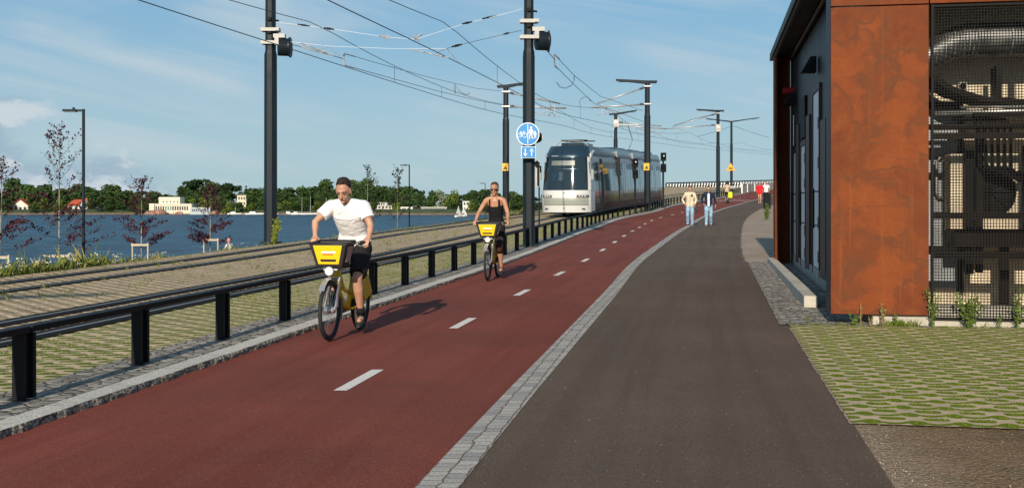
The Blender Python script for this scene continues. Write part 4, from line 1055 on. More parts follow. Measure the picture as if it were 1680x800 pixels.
# clamps
def clamp(label, pts, r=.02, extra=None):
    m = MB(); m.loft(pts, [r]*len(pts), n=6)
    if extra:
        for a, b, q in extra: m.tube(a, b, q, n=6)
    return tag(obj('wire_clamp', m, M_galv), label, 'clamp')
clamp('wire clamp on the upper span wire, left one of two', [PX(622, 58, ya), PX(632, 62, ya), PX(636, 66, ya)], .03, ((PX(630, 60, ya), PX(639, 60, ya), .035),))
clamp('wire clamp on the upper span wire, right one of two', [PX(692, 56, 32.6), PX(684, 62, 32.6), PX(678, 59, 32.6)], .03, ((PX(680, 62, 32.6), PX(688, 66, 32.6), .035),))
clamp('double registration rods hanging over the water-side track', [PX(494, 71, 32.8), PX(515, 79, 32.8), PX(548, 92, 32.6)], .022, ((PX(494, 77, 32.8), PX(530, 88, 32.6), .02), (PX(540, 78, 32.8), PX(562, 96, 32.4), .01), (PX(541, 77, 32.8), PX(520, 83, 32.8), .01)))
clamp('registration rod hanging over the railing-side track', [PX(677, 82, 32.4), PX(705, 88, 32.2), PX(736, 95, 32.0)], .02, ((PX(716, 87, 32.2), PX(733, 80, 32.4), .012), (PX(733, 80, 32.4), PX(752, 102, 31.6), .012)))
# spreader and half tension wires of the water side
clamp('upright spreader bar where a pair of wires begins over the tracks', [PX(564, 86, 34.5), PX(565, 109, 34.5)], .03, ((PX(564, 88, 34.5), PX(583, 93, 35), .02), (PX(565, 107, 34.5), PX(582, 112, 35), .02)))
wire('thin upper wire running from the spreader bar to the mid-distance mast', [PX(565, 88, 34.5), PX(620, 104, 40), PX(700, 126, 48), PX(780, 145, 56), PX(826, 150, 60.8)], .010)
wire('thin lower wire running from the spreader bar to the mid-distance mast', [PX(565, 107, 34.5), PX(640, 128, 40), PX(720, 150, 49), PX(780, 164, 56), PX(826, 173, 60.8)], .011)
wire('diagonal wire from the big near mast to the spreader bar', [PX(470, 72, 33.5), PX(500, 78, 33.8), PX(564, 97, 34.5)], .011)
wire('looped black jumper cable hanging from the wires left of the mid-distance mast', [PX(747, 137, 52), PX(745, 146, 52), PX(747, 154, 52), PX(748, 140, 52), PX(754, 150, 52), PX(762, 155, 52), PX(769, 155, 52), PX(770, 152, 52)], .016)
# right side tension wires off the wheel of the blue-signed mast
clamp('short insulator link below the tension wheel of the blue-signed mast', [PX(909, 89, 34), PX(910, 108, 34.2)], .022, ((PX(909, 89, 34), PX(918, 97, 34.3), .02), (PX(910, 108, 34.2), PX(915, 113, 34.4), .02)))
wire('wire slanting down from the tension wheel to the insulator link', [PX(888, 70, 31.6), PX(897, 83, 32.5), PX(910, 98, 34)], .011)
wire('upper of two wires slanting down right from the insulator link', [PX(909, 89, 34), PX(942, 124, 42), PX(985, 158, 56), PX(1055, 182, 69.7)], .011)
wire('lower of two wires slanting down right from the insulator link', [PX(911, 108, 34.2), PX(945, 142, 43), PX(975, 170, 54), PX(1057, 200, 69.7)], .011)
wire('black looped jumper cable right of the blue-signed mast', [PX(913, 135, 44), PX(919, 143, 44), PX(928, 145, 44), PX(938, 140, 44), PX(942, 132, 44), PX(942, 124, 43)], .014)
wire('black arch-shaped jumper cable above the bracket arm', [PX(952, 176, 62), PX(951, 166, 62), PX(956, 160, 62), PX(963, 159, 62), PX(970, 167, 62)], .016)
wire('small arch-shaped jumper cable low right of the blue sign', [PX(900, 191, 60), PX(902, 186, 60), PX(906, 185, 60), PX(910, 188, 60), PX(910, 192, 60)], .014)
wire('diagonal stay wire right of the far lamp post', [PX(1204, 207, 121), PX(1232, 217, 123), PX(1262, 226, 127)], .018)
wire('diagonal stay wire left of the far lamp post', [PX(1198, 208, 121), PX(1175, 216, 119), PX(1145, 224, 116)], .018)
wire('diagonal wire from the bracket arm end to the T-topped mast right of the tram', [PX(1106, 206, 106), PX(1140, 195, 109), PX(1177, 186, 112)], .02)

# ------------------------------------------------------------------ signs
def plate(m, cx, cz, w_, h_, y, th=.004): m.box((cx, y, cz), (w_, th, h_))
t = thing('shared_path_sign', 'round blue sign with white bicycle and adult with child on the railing-line mast', 'road sign', (mx(866, 31.05), 31.05, mz(220, 31.05)))
m = MB(); m.tube((0, 0, 0), (0, .03, 0), .325, n=48); obj('rim', m, M_white, t)
m = MB(); m.tube((0, -.004, 0), (0, .01, 0), .305, n=48); obj('disc', m, M_blue, t)
m = MB(); m.box((.0, -.008, 0), (.016, .006, .56)); obj('dividing_line', m, M_white, t)
m = MB(); yy = -.009
for cx in (-.235, -.085): m.torus((cx, yy, -.035), .062, .008, 'y', 24, 5)
for a, b in (((-.235, -.035), (-.20, .05)), ((-.20, .05), (-.11, .05)), ((-.085, -.035), (-.115, .075)), ((-.20, .05), (-.155, -.035)), ((-.155, -.035), (-.11, .05)), ((-.235, -.035), (-.155, -.035)), ((-.115, .075), (-.09, .08)), ((-.22, .065), (-.185, .065))):
    m.tube((a[0], yy, a[1]), (b[0], yy, b[1]), .008, n=5)
obj('bicycle_symbol', m, M_white, t)
def figure(cx, z0, s):
    m = MB(); y = yy
    m.tube((cx, y-.004, z0+.27*s), (cx, y+.004, z0+.27*s), .032*s, n=16)
    m.prism([(cx-.045*s, z0+.225*s), (cx+.045*s, z0+.225*s), (cx+.035*s, z0+.09*s), (cx-.035*s, z0+.09*s)], 'y', y-.004, y+.004)
    for a, b, r in (((-.045, .215), (-.07, .11), .011), ((.045, .215), (.07, .11), .011), ((-.018, .10), (-.045, -.05), .015), ((.018, .10), (.04, -.05), .015)):
        m.tube((cx+a[0]*s, y, z0+a[1]*s), (cx+b[0]*s, y, z0+b[1]*s), r*s, n=6)
    return m
obj('adult_symbol', figure(.09, -.09, 1.0), M_white, t); obj('child_symbol', figure(.205, -.10, .62), M_white, t)
t = thing('two_way_sign', 'small square-cornered blue sign with a down and an up arrow below the round blue sign', 'road sign', (mx(867, 31.05), 31.05, mz(250, 31.05)))
m = MB(); m.box((0, .01, 0), (.42, .02, .33)); obj('rim', m, M_white, t, bevel=.008)
m = MB(); m.box((0, -.003, 0), (.39, .01, .30)); obj('panel', m, M_blue, t)
for cx, sg in ((-.09, -1), (.09, 1)):
    m = MB(); m.box((cx, -.011, -sg*.02), (.026, .006, .16)); m.prism([(cx-.055, sg*.03), (cx+.055, sg*.03), (cx, sg*.11)], 'y', -.014, -.009); obj('arrow', m, M_white, t)
def ysign(label, px, py, y, s):
    t = thing('yellow_warning_sign', label, 'sign', (mx(px, y-.3), y-.24, mz(py, y-.3)), 0, 'yellow signs with a black symbol on the masts')
    m = MB(); m.box((0, 0, 0), (s*.82, .02, s)); obj('panel', m, M_yel, t, bevel=.01)
    m = MB(); m.prism([(-s*.27, -s*.30), (s*.27, -s*.30), (s*.27, -s*.2), (s*.2, -s*.14), (-s*.2, -s*.14), (-s*.27, -s*.2)], 'y', -.022, -.011); m.prism([(-s*.17, -s*.12), (s*.17, -s*.12), (s*.05, s*.14), (-s*.05, s*.14)], 'y', -.022, -.011); m.prism([(-s*.04, s*.16), (s*.04, s*.16), (0, s*.3)], 'y', -.022, -.011); obj('symbol', m, M_blk, t)
    m = MB(); m.box((s*.42, .1, 0), (.05, .3, s)); obj('bracket', m, M_blk, t)
ysign('yellow sign with a black cone-like symbol on the mast left of the blue-signed mast', 829, 274, yC, .42)
ysign('yellow sign with a black cone-like symbol on the mast in front of the tram', 1061, 273.5, yD, .46)
t = thing('triangular_warning_sign', 'orange triangular warning sign on the slim double-arm lamp post', 'road sign', (mx(1199, yG-.3), yG-.25, mz(274, yG-.3)))
s = .52; m = MB(); m.prism([(-s, -s*.75), (s, -s*.75), (0, s*.9)], 'y', 0, .02); obj('rim', m, M_orange, t)
m = MB(); m.prism([(-s*.78, -s*.63), (s*.78, -s*.63), (0, s*.66)], 'y', -.012, 0); obj('panel', m, M_yel, t)
m = MB(); m.box((0, -.02, -.17), (.46, .01, .10)); m.box((-.1, -.02, -.09), (.14, .01, .1)); m.box((.12, -.02, -.09), (.12, .01, .1)); obj('symbol', m, M_blk, t)
t = thing('information_box', 'small pale box on the lamp post above the far railing', 'sign', (mx(1201, yG-.3), yG-.25, mz(307, yG-.3)))
m = MB(); m.box((0, 0, 0), (.62, .08, .28)); obj('box', m, M_lightgrey, t, bevel=.02); m = MB(); m.box((0, -.05, 0), (.5, .02, .2)); obj('panel', m, M_gdoor, t)
# backs of signs and signals on the blue-signed mast
t = thing('sign_back', 'pale grey back of a round sign on the right side of the blue-signed mast', 'sign', (mx(880, 31.4), 31.5, mz(228, 31.4)))
m = MB(); m.tube((.02, 0, .06), (.02, .02, .06), .17, n=24); obj('disc', m, M_lightgrey, t); m = MB(); m.prism([(.0, -.12), (.15, -.02), (.15, .16), (.02, .24)], 'y', -.08, -.03); obj('visor', m, M_dark, t)
t = thing('signal_back', 'pale grey tall signal back plate below the round sign back on the mast', 'signal', (mx(881, 31.4), 31.5, mz(285, 31.4)))
m = MB(); m.box((.02, 0, 0), (.12, .03, .75)); obj('back_plate', m, M_lightgrey, t); m = MB(); m.box((.0, -.08, .28), (.14, .1, .12)); m.box((.03, -.06, 0), (.05, .08, .66)); obj('housing', m, M_dark, t)
# tram signals
def tsignal(label, px, y, ytop, s=1.0, heads=2, ybase=None):
    x = mx(px, y); t = thing('tram_signal', label, 'signal', (x, y, zp(y)+LZ), 0, 'black tram signals by the railing'); zt = hgt(ytop, y)
    m = MB(); m.tube((0, 0, -.3), (0, 0, zt-.1), .055*s, n=8); m.box((0, 0, .03), (.3, .3, .06)); obj('pole', m, M_mast, t)
    for k in range(heads):
        z = zt-.25*s-k*.62*s; m = MB(); m.box((0, -.12, z), (.30*s, .16, .46*s)); m.loft([(0, -.2, z+.08), (0, -.36, z+.05)], [.13*s, .12*s], side=(1, 0, 0), n=12); h = obj('signal_head', m, M_dark, t, bevel=.01)
        m = MB(); m.box((0, -.38 if k == 0 else -.215, z-.06 if k else z+.05), (.055*s, .006, .07*s)); obj('signal_symbol', m, M_white, h)
    return t
tsignal('pair of black tram signal heads on a slim post before the middle of the tram', 1042, 66.5, 260, 1.1)
tsignal('pair of black tram signal heads on a slim post at the tram rear end', 1088, 76, 250, 1.25)
tsignal('low black tram signal on a slim post seen between the blue-signed mast and the tram', 884.5, 47, 272, .62, 1)

# street lamps on the shore promenade
def slamp(label, px, y, ytop, L=.68):
    x = mx(px, y); t = thing('street_lamp', label, 'street lamp', (x, y, SHELF), 0, 'slim black street lamps along the shore'); zt = mz(ytop, y)-SHELF; r = .055
    m = MB(); m.tube((0, 0, -.3), (0, 0, zt), r, r*.95, 10); m.box((-.11, 0, zt-.05), (.24, .10, .07)); obj('pole', m, M_mast, t)
    m = MB(); m.box((-.20-L*.38, 0, zt-.05), (L*.7, .24, .075)); m.box((-.34, 0, zt+.02), (.08, .08, .07)); obj('lamp_head', m, M_mast, t, bevel=.015)
    m = MB(); m.box((-.20-L*.38, 0, zt-.095), (L*.6, .18, .012)); obj('lens', m, M_lightgrey, t)
slamp('tall slim black street lamp at the left, standing among the flowers before the water', 137, 38, 179)
slamp('slim black street lamp right of the man cyclist, seen above the water', 671.5, 91, 270, .75)
slamp('far small street lamp just left of the woman cyclist', 796, 165, 300, .9)

# ------------------------------------------------------------------ tram
M_tdark = material('tram_dark_gloss', (.022, .036, .050), .16, .25, .7); M_tblue = material('tram_blue_grey', (.022, .050, .080), .3, .4, .5)
M_tglass = material('tram_glass', (.06, .12, .16), .07, .6, 1.0); M_twhite = material('tram_white', (.54, .54, .54), .32); M_tgrey = material('tram_green_grey', (.27, .29, .26), .4)
M_tsilver = material('tram_silver', (.26, .29, .32), .32, .5)
M_tfrontglass = material('tram_windscreen', (.012, .022, .028), .06, .1, .9)
M_head = material('headlight_glass', (.10, .09, .09), .15); M_disp = material('display_panel', (.13, .15, .15), .4); M_under = material('underframe_black', (.012, .012, .013), .8)
M_tlow = material('tram_lower_panel', (.014, .015, .014), .16, .0, .5)
TL = 28.5; ty0 = 58.6; tx0 = 2.78; slope = (zp(86)-zp(59))/27.5
t_ang = -math.atan2(.275, 1)
tram = thing('tram', 'dark blue-grey low-floor tram with a white front mask coming towards the camera', 'tram', (tx0, ty0, zp(59)+LZ+.03), t_ang)
tram.rotation_euler = (math.atan(slope), 0, t_ang); tram.scale = (1.06, 1.04, 1.055)
HW = 1.26
def wid(z): return HW*(1-.035*max(0, z-1.0)**1.5 if z < 3.0 else 1-.035*2.83-.20*(z-3.0)**1.3)
def lean(z):
    if z < .85: return .10*(1-z/.85)
    if z < 3.05: return .16*(z-.85)**1.25
    return .16*2.2**1.25+1.1*(z-3.05)**1.6
def fp(a, z, o=0.0):
    x = a*wid(z)*(1+o*.4); y = lean(z)+.62*abs(a)**3.2-o
    return (x, y, z)
def fpatch(name, a0, a1, z0, z1, mat, o=0.0, parent=tram, na=12, nz=8, th=.02):
    m = MB(); f0 = a0 if callable(a0) else (lambda z: a0); f1 = a1 if callable(a1) else (lambda z: a1)
    for k in (0, 1):
        for i in range(nz+1):
            z = z0+(z1-z0)*i/nz
            for j in range(na+1):
                a = f0(z)+(f1(z)-f0(z))*j/na; p = fp(a, z, o); m.v.append((p[0], p[1]+k*th, p[2]))
    W_ = na+1; N = (nz+1)*W_
    for i in range(nz):
        for j in range(na):
            q = (i*W_+j, i*W_+j+1, (i+1)*W_+j+1, (i+1)*W_+j); m.f.append(q); m.f.append(tuple(N+v for v in reversed(q)))
    b = [j for j in range(W_)]+[i*W_+na for i in range(1, nz+1)]+[nz*W_+j for j in range(na-1, -1, -1)]+[i*W_ for i in range(nz-1, 0, -1)]
    for i in range(len(b)): c, d = b[i], b[(i+1) % len(b)]; m.f.append((d, c, c+N, d+N))
    return obj(name, m, mat, parent, smooth=True, autos=40)
ZT = 3.62
# body shell
m = MB(); zs = [.30, .6, .9, 1.2, 1.8, 2.4, 3.0, 3.25, 3.45, 3.58, ZT]
ys_ = [0, .06, .14, .25, .4, .62]
nA = 16
rings = []
for z in zs: rings.append([fp(-1+2*j/nA, z, -.03) for j in range(nA+1)])
for r_ in rings: m.v += r_
for i in range(len(zs)-1):
    for j in range(nA): m.f.append((i*(nA+1)+j, i*(nA+1)+j+1, (i+1)*(nA+1)+j+1, (i+1)*(nA+1)+j))
n0 = len(m.v)
for z in zs:
    for sg in (-1, 1):
        y0_ = fp(1, z, -.03)[1]
        for y in (y0_, TL-.5): m.v.append((sg*fp(1, z, -.03)[0], y, z))
for i in range(len(zs)-1):
    for k in (0, 2): m.f.append((n0+4*i+k, n0+4*i+k+1, n0+4*(i+1)+k+1, n0+4*(i+1)+k))
e = n0+4*(len(zs)-1); q = (len(zs)-1)*(nA+1)
m.f.append(tuple([q+j for j in range(nA+1)]+[e+3, e+1]))       # roof
m.f.append(tuple([n0+4*i+1 for i in range(len(zs))]+[n0+4*i+3 for i in range(len(zs)-1, -1, -1)]))
m.f.append(tuple([j for j in range(nA+1)]+[n0+3, n0+1]))
obj('body', m, M_tdark, tram, smooth=True, autos=35)
m = MB(); m.box((0, TL/2+.4, .30), (2.1, TL-2.2, .34)); obj('underframe', m, M_under, tram)
for y in (2.6, 4.4, 12.6, 14.4, 22.6, 24.4):
    m = MB()
    for sx in (-.56, .56): m.tube((sx-.06, y, .27), (sx+.06, y, .27), .28, n=18)
    obj('wheelset', m, M_under, tram)
fpatch('lower_skirt', -1, 1, .24, .60, M_twhite, .03)
fpatch('bumper_band', -.93, .93, .62, .97, M_tgrey, .02)
fpatch('nose_panel', -1, 1, .97, 1.36, M_twhite, .025)
fpatch('nose_side', -1.0, -.93, .60, .98, M_twhite, .02, na=3); fpatch('nose_side', .93, 1.0, .60, .98, M_twhite, .02, na=3)
for sg in (-1, 1):
    a0, a1 = (-.93, -.50) if sg < 0 else (.50, .93)
    h = fpatch('headlight', a0, a1, .99, 1.12, M_head, .045)
    for aa in (.60, .70, .80):
        p = fp(sg*aa, 1.055, .06); mm = MB(); mm.sph(p, (.055, .03, .05), 10, 6); obj('lamp', mm, M_lightgrey, h, smooth=True)
    p = fp(sg*.72, .42, .05); mm = MB(); mm.box(p, (.22, .03, .05)); obj('fog_lamp', mm, M_under, tram)
p = fp(0, 1.22, .035); m = MB(); m.add([(-.07, p[1], 1.19), (.01, p[1], 1.19), (.08, p[1]-.004, 1.27), (.0, p[1]-.004, 1.27)], [(0, 1, 2, 3)]); obj('emblem', m, M_tgrey, tram)
m = MB(); m.tube(fp(.0, .47, .0), fp(.0, .47, .06), .05, n=10); obj('coupler_cap', m, M_tgrey, tram)
fpatch('windscreen', lambda z: -.93+.03*z, lambda z: .93-.03*z, 1.37, 3.02, M_tfrontglass, .02, na=20, nz=12)
fpatch('destination_display', -.62, .42, 2.62, 2.86, M_disp, .035)
fpatch('roof_fairing', -1, 1, 3.03, ZT, M_tblue, .02, na=20, nz=10)
m = MB()
for x in (-.45, .25): m.box(fp(x, 3.10, .035), (.42, .02, .05))
obj('front_lamp_strip', m, M_tsilver, tram)
# sun blind of the cab, then blue-grey panels painted as reflections on the glass
fpatch('sun_blind', -.7, .8, 2.42, 2.46, M_tblue, .03, nz=2)
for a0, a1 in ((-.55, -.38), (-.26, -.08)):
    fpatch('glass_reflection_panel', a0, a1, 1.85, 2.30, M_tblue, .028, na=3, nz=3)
for sg in (-1, 1):   # pillars and mirrors
    fpatch('pillar', (lambda z: .90+.0*z) if sg > 0 else (lambda z: -1.0), (lambda z: 1.0) if sg > 0 else (lambda z: -.955), 1.36, 3.05, M_twhite, .045, na=4)
    m = MB(); m.box((sg*(HW+.10), .55, 2.15), (.13, .10, .50)); m.tube((sg*HW*.95, .6, 2.4), (sg*(HW+.10), .55, 2.4), .02, n=5); obj('mirror', m, M_tgrey, tram, bevel=.03)
# arch of the white mask sweeping back along the roof edge
for sg in (-1, 1):
    m = MB(); pts = []
    for q in range(9):
        u = q/8; z = 3.05+.33*math.sin(u*1.35); y = fp(1, 3.05, 0)[1]+.02+u*1.5; x = wid(min(z, 3.38))*1.0+.015; pts.append((sg*x, y, z))
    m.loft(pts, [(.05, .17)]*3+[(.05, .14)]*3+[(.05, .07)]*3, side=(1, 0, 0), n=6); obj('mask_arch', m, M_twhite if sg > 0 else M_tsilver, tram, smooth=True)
# sides
def sidep(name, y0, y1, z0, z1, mat, o=.012, parent=tram, both=True, th=.03):
    for sg in ((-1, 1) if both else (1,)):
        m = MB(); nz = 5
        for i in range(nz+1):
            z = z0+(z1-z0)*i/nz; x = wid(z)-.012+o
            for y in (y0, y1): m.v += [(sg*x, y, z), (sg*(x-th), y, z)]
        for i in range(nz):
            a = 4*i; b = a+4
            m.f += [(a, a+2, b+2, b), (a+1, b+1, b+3, a+3), (a, b, b+1, a+1), (a+2, a+3, b+3, b+2)]
        m.f += [(0, 1, 3, 2), (4*nz, 4*nz+2, 4*nz+3, 4*nz+1)]
        obj(name, m, mat, parent)
rr = random.Random(9)
secs = [(.95, 9.1), (9.5, 15.0), (15.4, 20.9), (21.3, TL-.5)]
for si, (a, b) in enumerate(secs):
    sidep('lower_panel', a, b, .32, 1.22, M_tlow); sidep('upper_band', a, b, 2.84, 3.06, M_tsilver, .014)
    # glazing bays
    y = a; k = 0
    while y < b-.5:
        w_ = min(1.35, b-y); door = (si == 0 and 1 <= k <= 1) or (si in (1, 2) and k in (1,)) or (si == 3 and k == 2)
        if door: sidep('door', y+.03, y+w_-.03, .36, 2.80, M_tglass, .02); sidep('door_edge', y+w_*.48, y+w_*.52, .36, 2.80, M_tdark, .03)
        else: sidep('window', y+.04, y+w_-.04, 1.26, 2.46, M_tglass, .016); sidep('top_window', y+.04, y+w_-.04, 2.50, 2.80, M_tblue, .016)
        y += w_; k += 1
    # roof side grilles
    y = a+ (1.4 if si == 0 else .1)
    while y < b-1.0:
        for sg in (-1, 1):
            m = MB()
            for j in range(7): m.box((sg*(1.13-.030*j), y+.85, 3.16+.062*j), (.05, 1.5, .032))
            obj('roof_grille', m, M_tblue, tram)
        y += 1.75
for yb in (9.3, 15.2, 21.1):
    m = MB()
    for k in range(4): m.box((0, yb-.14+k*.09, 1.80), (2.555-.05*(k % 2), .06, 2.75))
    obj('gangway_bellows', m, M_under, tram)
    for sg in (-1, 1): m = MB(); m.box((sg*1.10, yb, 3.33), (.14, .5, .38)); obj('roof_frame', m, M_tsilver, tram)
sidep('nose_side_panel', .66, 1.75, .27, 1.30, M_twhite, .016); sidep('cab_window', .75, 1.7, 1.34, 2.8, M_tfrontglass, .018)
sidep('mast_reflection', 3.55, 4.35, .40, 3.0, M_under, .026, both=False)  # black strip painted as the reflection of a mast in the tram side
m = MB(); m.box((wid(2.5)+.03, 3.95, 2.52), (.012, .62, .42)); o = obj('yellow_sign_and_reflection', m, M_yel, tram); m = MB(); m.box((wid(2.5)+.038, 3.95, 2.44), (.01, .4, .12)); m.box((wid(2.5)+.038, 3.88, 2.56), (.01, .14, .1)); obj('symbol', m, M_blk, o)  # the mast's yellow sign, its reflection put on the tram side as a plate
m = MB(); m.box((wid(1.0)+.02, 2.4, 2.7), (.1, .12, .08)); m.box((wid(1.0)+.02, 3.1, 2.7), (.1, .12, .08)); obj('camera', m, M_under, tram)
# roof equipment
m = MB(); m.box((0, 3.4, ZT+.10), (1.2, 2.6, .2)); obj('roof_box', m, M_tdark, tram, bevel=.05)
m = MB()
for k in range(9): m.tube((-.5+.12*k, 2.4, ZT+.28), (-.55+.13*k, 4.4, ZT+.36), .025, n=5)
m.tube((-.7, 2.6, ZT+.34), (.7, 2.6, ZT+.34), .035, n=6); m.tube((-.8, 4.2, ZT+.34), (.8, 4.2, ZT+.34), .035, n=6); m.box((0, 3.3, ZT+.33), (.7, .5, .12)); obj('folded_pantograph', m, M_black, tram)
m = MB(); m.loft([(-.9, 2.0, ZT-.02), (-.6, 2.0, ZT+.26), (0, 2.0, ZT+.30), (.6, 2.0, ZT+.26), (.9, 2.0, ZT-.02)], [.02]*5, n=6); obj('pantograph_horn', m, M_galv, tram)
for a in (11, 17, 23): m = MB(); m.box((0, a+1, ZT+.06), (1.7, 3.6, .2)); obj('roof_box', m, M_tblue, tram, bevel=.05)
m = MB(); m.tube((0, 20.0, ZT+.1), (.1, 21.6, ZT+.95), .035, n=6); m.tube((.1, 21.6, ZT+.95), (0, 20.3, ZT+1.9), .03, n=6); m.box((0, 20.3, ZT+1.93), (1.5, .25, .04)); m.tube((-.75, 20.3, ZT+1.93), (-.95, 20.3, ZT+1.75), .02, n=5); m.tube((.75, 20.3, ZT+1.93), (.95, 20.3, ZT+1.75), .02, n=5); obj('raised_pantograph', m, M_galv, tram)

# ------------------------------------------------------------------ far bridge parapet, white parapet
t = thing('bridge_parapet', 'long far bridge parapet with a white slanted zigzag pattern and dark top rail', 'parapet', (0, 0, 0))
PA, PB = Vector((27.5, 196, EYE+(HY-312)/F*196)), Vector((62, 212, EYE+(HY-303.5)/F*212)); nn = 62
d = (PB-PA)/nn; hh = 1.25
for i in range(nn):
    p = PA+d*i; m = MB(); u = d.normalized()
    q0, q1 = p+u*.02, p+u*.30; r0, r1 = q0+u*.26+Vector((0, 0, hh*.86)), q1+u*.26+Vector((0, 0, hh*.86)); th = Vector((0, .06, 0))
    m.add([q0, q1, r1, r0, q0+th, q1+th, r1+th, r0+th], [(0,1,2,3), (7,6,5,4), (0,4,5,1), (1,5,6,2), (2,6,7,3), (3,7,4,0)]); obj('white_slat', m, M_white, t)
m = MB(); m.loft([PA+Vector((0, 0, hh)), PB+Vector((0, 0, hh))], [(.10, .10)]*2, n=4); m.loft([PA+Vector((0, 0, hh*.5)), PB+Vector((0, 0, hh*.5))], [(.03, .05)]*2, n=4)
for i in range(0, nn, 2): m.tube(PA+d*i+Vector((0, .12, 0)), PA+d*i+Vector((0, .12, hh)), .07, n=4)
obj('dark_rail', m, M_black, t)
m = MB(); u = d.normalized(); m.add([PA+Vector((0, .3, .25)), PB+Vector((0, .3, .25)), PB+Vector((0, .3, hh-.15)), PA+Vector((0, .3, hh-.15))], [(0, 1, 2, 3)]); obj('net', m, M_mast, t)
m = MB(); m.loft([PA+Vector((0, .2, -.12)), PB+Vector((0, .2, -.12))], [(.14, .5)]*2, side=(0, 0, 1), n=4); obj('concrete_edge', m, M_conc, t)
t = thing('white_parapet', 'white panelled guard wall beside the cycle lane where the low railing ends', 'parapet', (0, 0, 0))
pts = [(C0(y)-.5, y, zp(y)+LZ) for y in (133.5, 138, 144, 152, 162, 174, 188)]
for a, b in zip(pts, pts[1:]):
    a, b = Vector(a), Vector(b); m = MB(); th = Vector((0, .12, 0)); z = Vector((0, 0, 1.0)); m.add([a, b, b+z, a+z, a+th, b+th, b+z+th, a+z+th], [(0,1,2,3), (7,6,5,4), (0,4,5,1), (1,5,6,2), (2,6,7,3), (3,7,4,0)]); obj('panel', m, M_conc, t)
    m = MB(); m.loft([a+Vector((0, -.02, 1.15)), b+Vector((0, -.02, 1.15))], [.06]*2, n=6); m.tube(a, a+Vector((0, 0, 1.18)), .09, n=6); obj('top_rail', m, M_white, t)
# ------------------------------------------------------------------ people
def remesh(mb, voxel, smooth=3, name='m'):
    me = bpy.data.meshes.new(name); me.from_pydata(mb.v, [], mb.f); fixn(me)
    o = bpy.data.objects.new('tmp', me); col.objects.link(o)
    r = o.modifiers.new('r', 'REMESH'); r.mode = 'VOXEL'; r.voxel_size = voxel; r.use_smooth_shade = True
    if smooth: s = o.modifiers.new('s', 'SMOOTH'); s.factor = .5; s.iterations = smooth
    dg = bpy.context.evaluated_depsgraph_get(); ev = o.evaluated_get(dg)
    out = bpy.data.meshes.new_from_object(ev); out.materials.clear()
    bpy.data.objects.remove(o)
    for p in out.polygons: p.use_smooth = True
    return out
def fn_skin(t, b, tc):
    n = t.noise(tc.outputs['Object'], 9, 4, .6); c0 = b.inputs['Base Color'].default_value
    t.put(b.inputs['Base Color'], t.mix(t.ramp(n, .3, .7), (c0[0]*.82, c0[1]*.72, c0[2]*.68), (c0[0], c0[1], c0[2])))
    b.inputs['Subsurface Weight'].default_value = .08; b.inputs['Subsurface Scale'].default_value = .02
def skin(nm, c): return material(nm, c, .5, spec=.35, fn=fn_skin)
def fabric(nm, c, rough=.85, fold=.5, var=.12):
    def fn(t, b, tc):
        v = tc.outputs['Object']; wv = t.noise(t.mapping(v, (5, 5, 9)), 1.0, 3, .5, 1.6); f = t.noise(v, 60, 3, .6); n = t.noise(v, 7, 4, .6)
        t.put(b.inputs['Base Color'], t.mix(t.ramp(n, .3, .7), tuple(x*(1-var) for x in c), tuple(min(1, x*(1+var)) for x in c)))
        t.put(b.inputs['Normal'], t.bump(t.math('ADD', wv, t.math('MULTIPLY', f, .06)), fold, .05))
    return material(nm, c, rough, spec=.2, fn=fn)
M_skin = skin('skin', (.50, .29, .20)); M_skin2 = skin('tanned_skin', (.46, .25, .165))
M_tee = fabric('white_cotton', (.78, .77, .78)); M_blackcl = fabric('black_cloth', (.012, .012, .014), fold=.4); M_knee = fabric('dark_maroon_cloth', (.06, .022, .02))
M_cream = fabric('cream_fleece', (.62, .54, .40), .95, .6, .15); M_navy = fabric('navy_cloth', (.014, .022, .050)); M_jean = fabric('washed_denim', (.24, .38, .52), .9, .7, .35)
M_redcl = fabric('red_cloth', (.70, .02, .03)); M_hair = fabric('dark_hair', (.028, .018, .013), .6, .8); M_hairb = fabric('brown_hair', (.07, .04, .025), .6, .8); M_sole = material('pale_shoe', (.55, .53, .5), .6); M_shoe = material('black_shoe', (.02, .02, .02), .5)
M_eye = material('eye_dark', (.02, .012, .01), .2); M_eyew = material('eye_white', (.22, .16, .13), .5); M_lip = material('lips', (.38, .13, .10), .5); M_lens = material('sunglass_lens', (.02, .01, .015), .08, spec=.8); M_beigecl = fabric('beige_top', (.48, .38, .26)); M_greycl = fabric('pale_grey_shirt', (.62, .61, .57)); M_cap = fabric('salmon_cap', (.55, .26, .20)); M_olive = fabric('olive_patch', (.05, .06, .025))
def V(*a): return Vector(a)
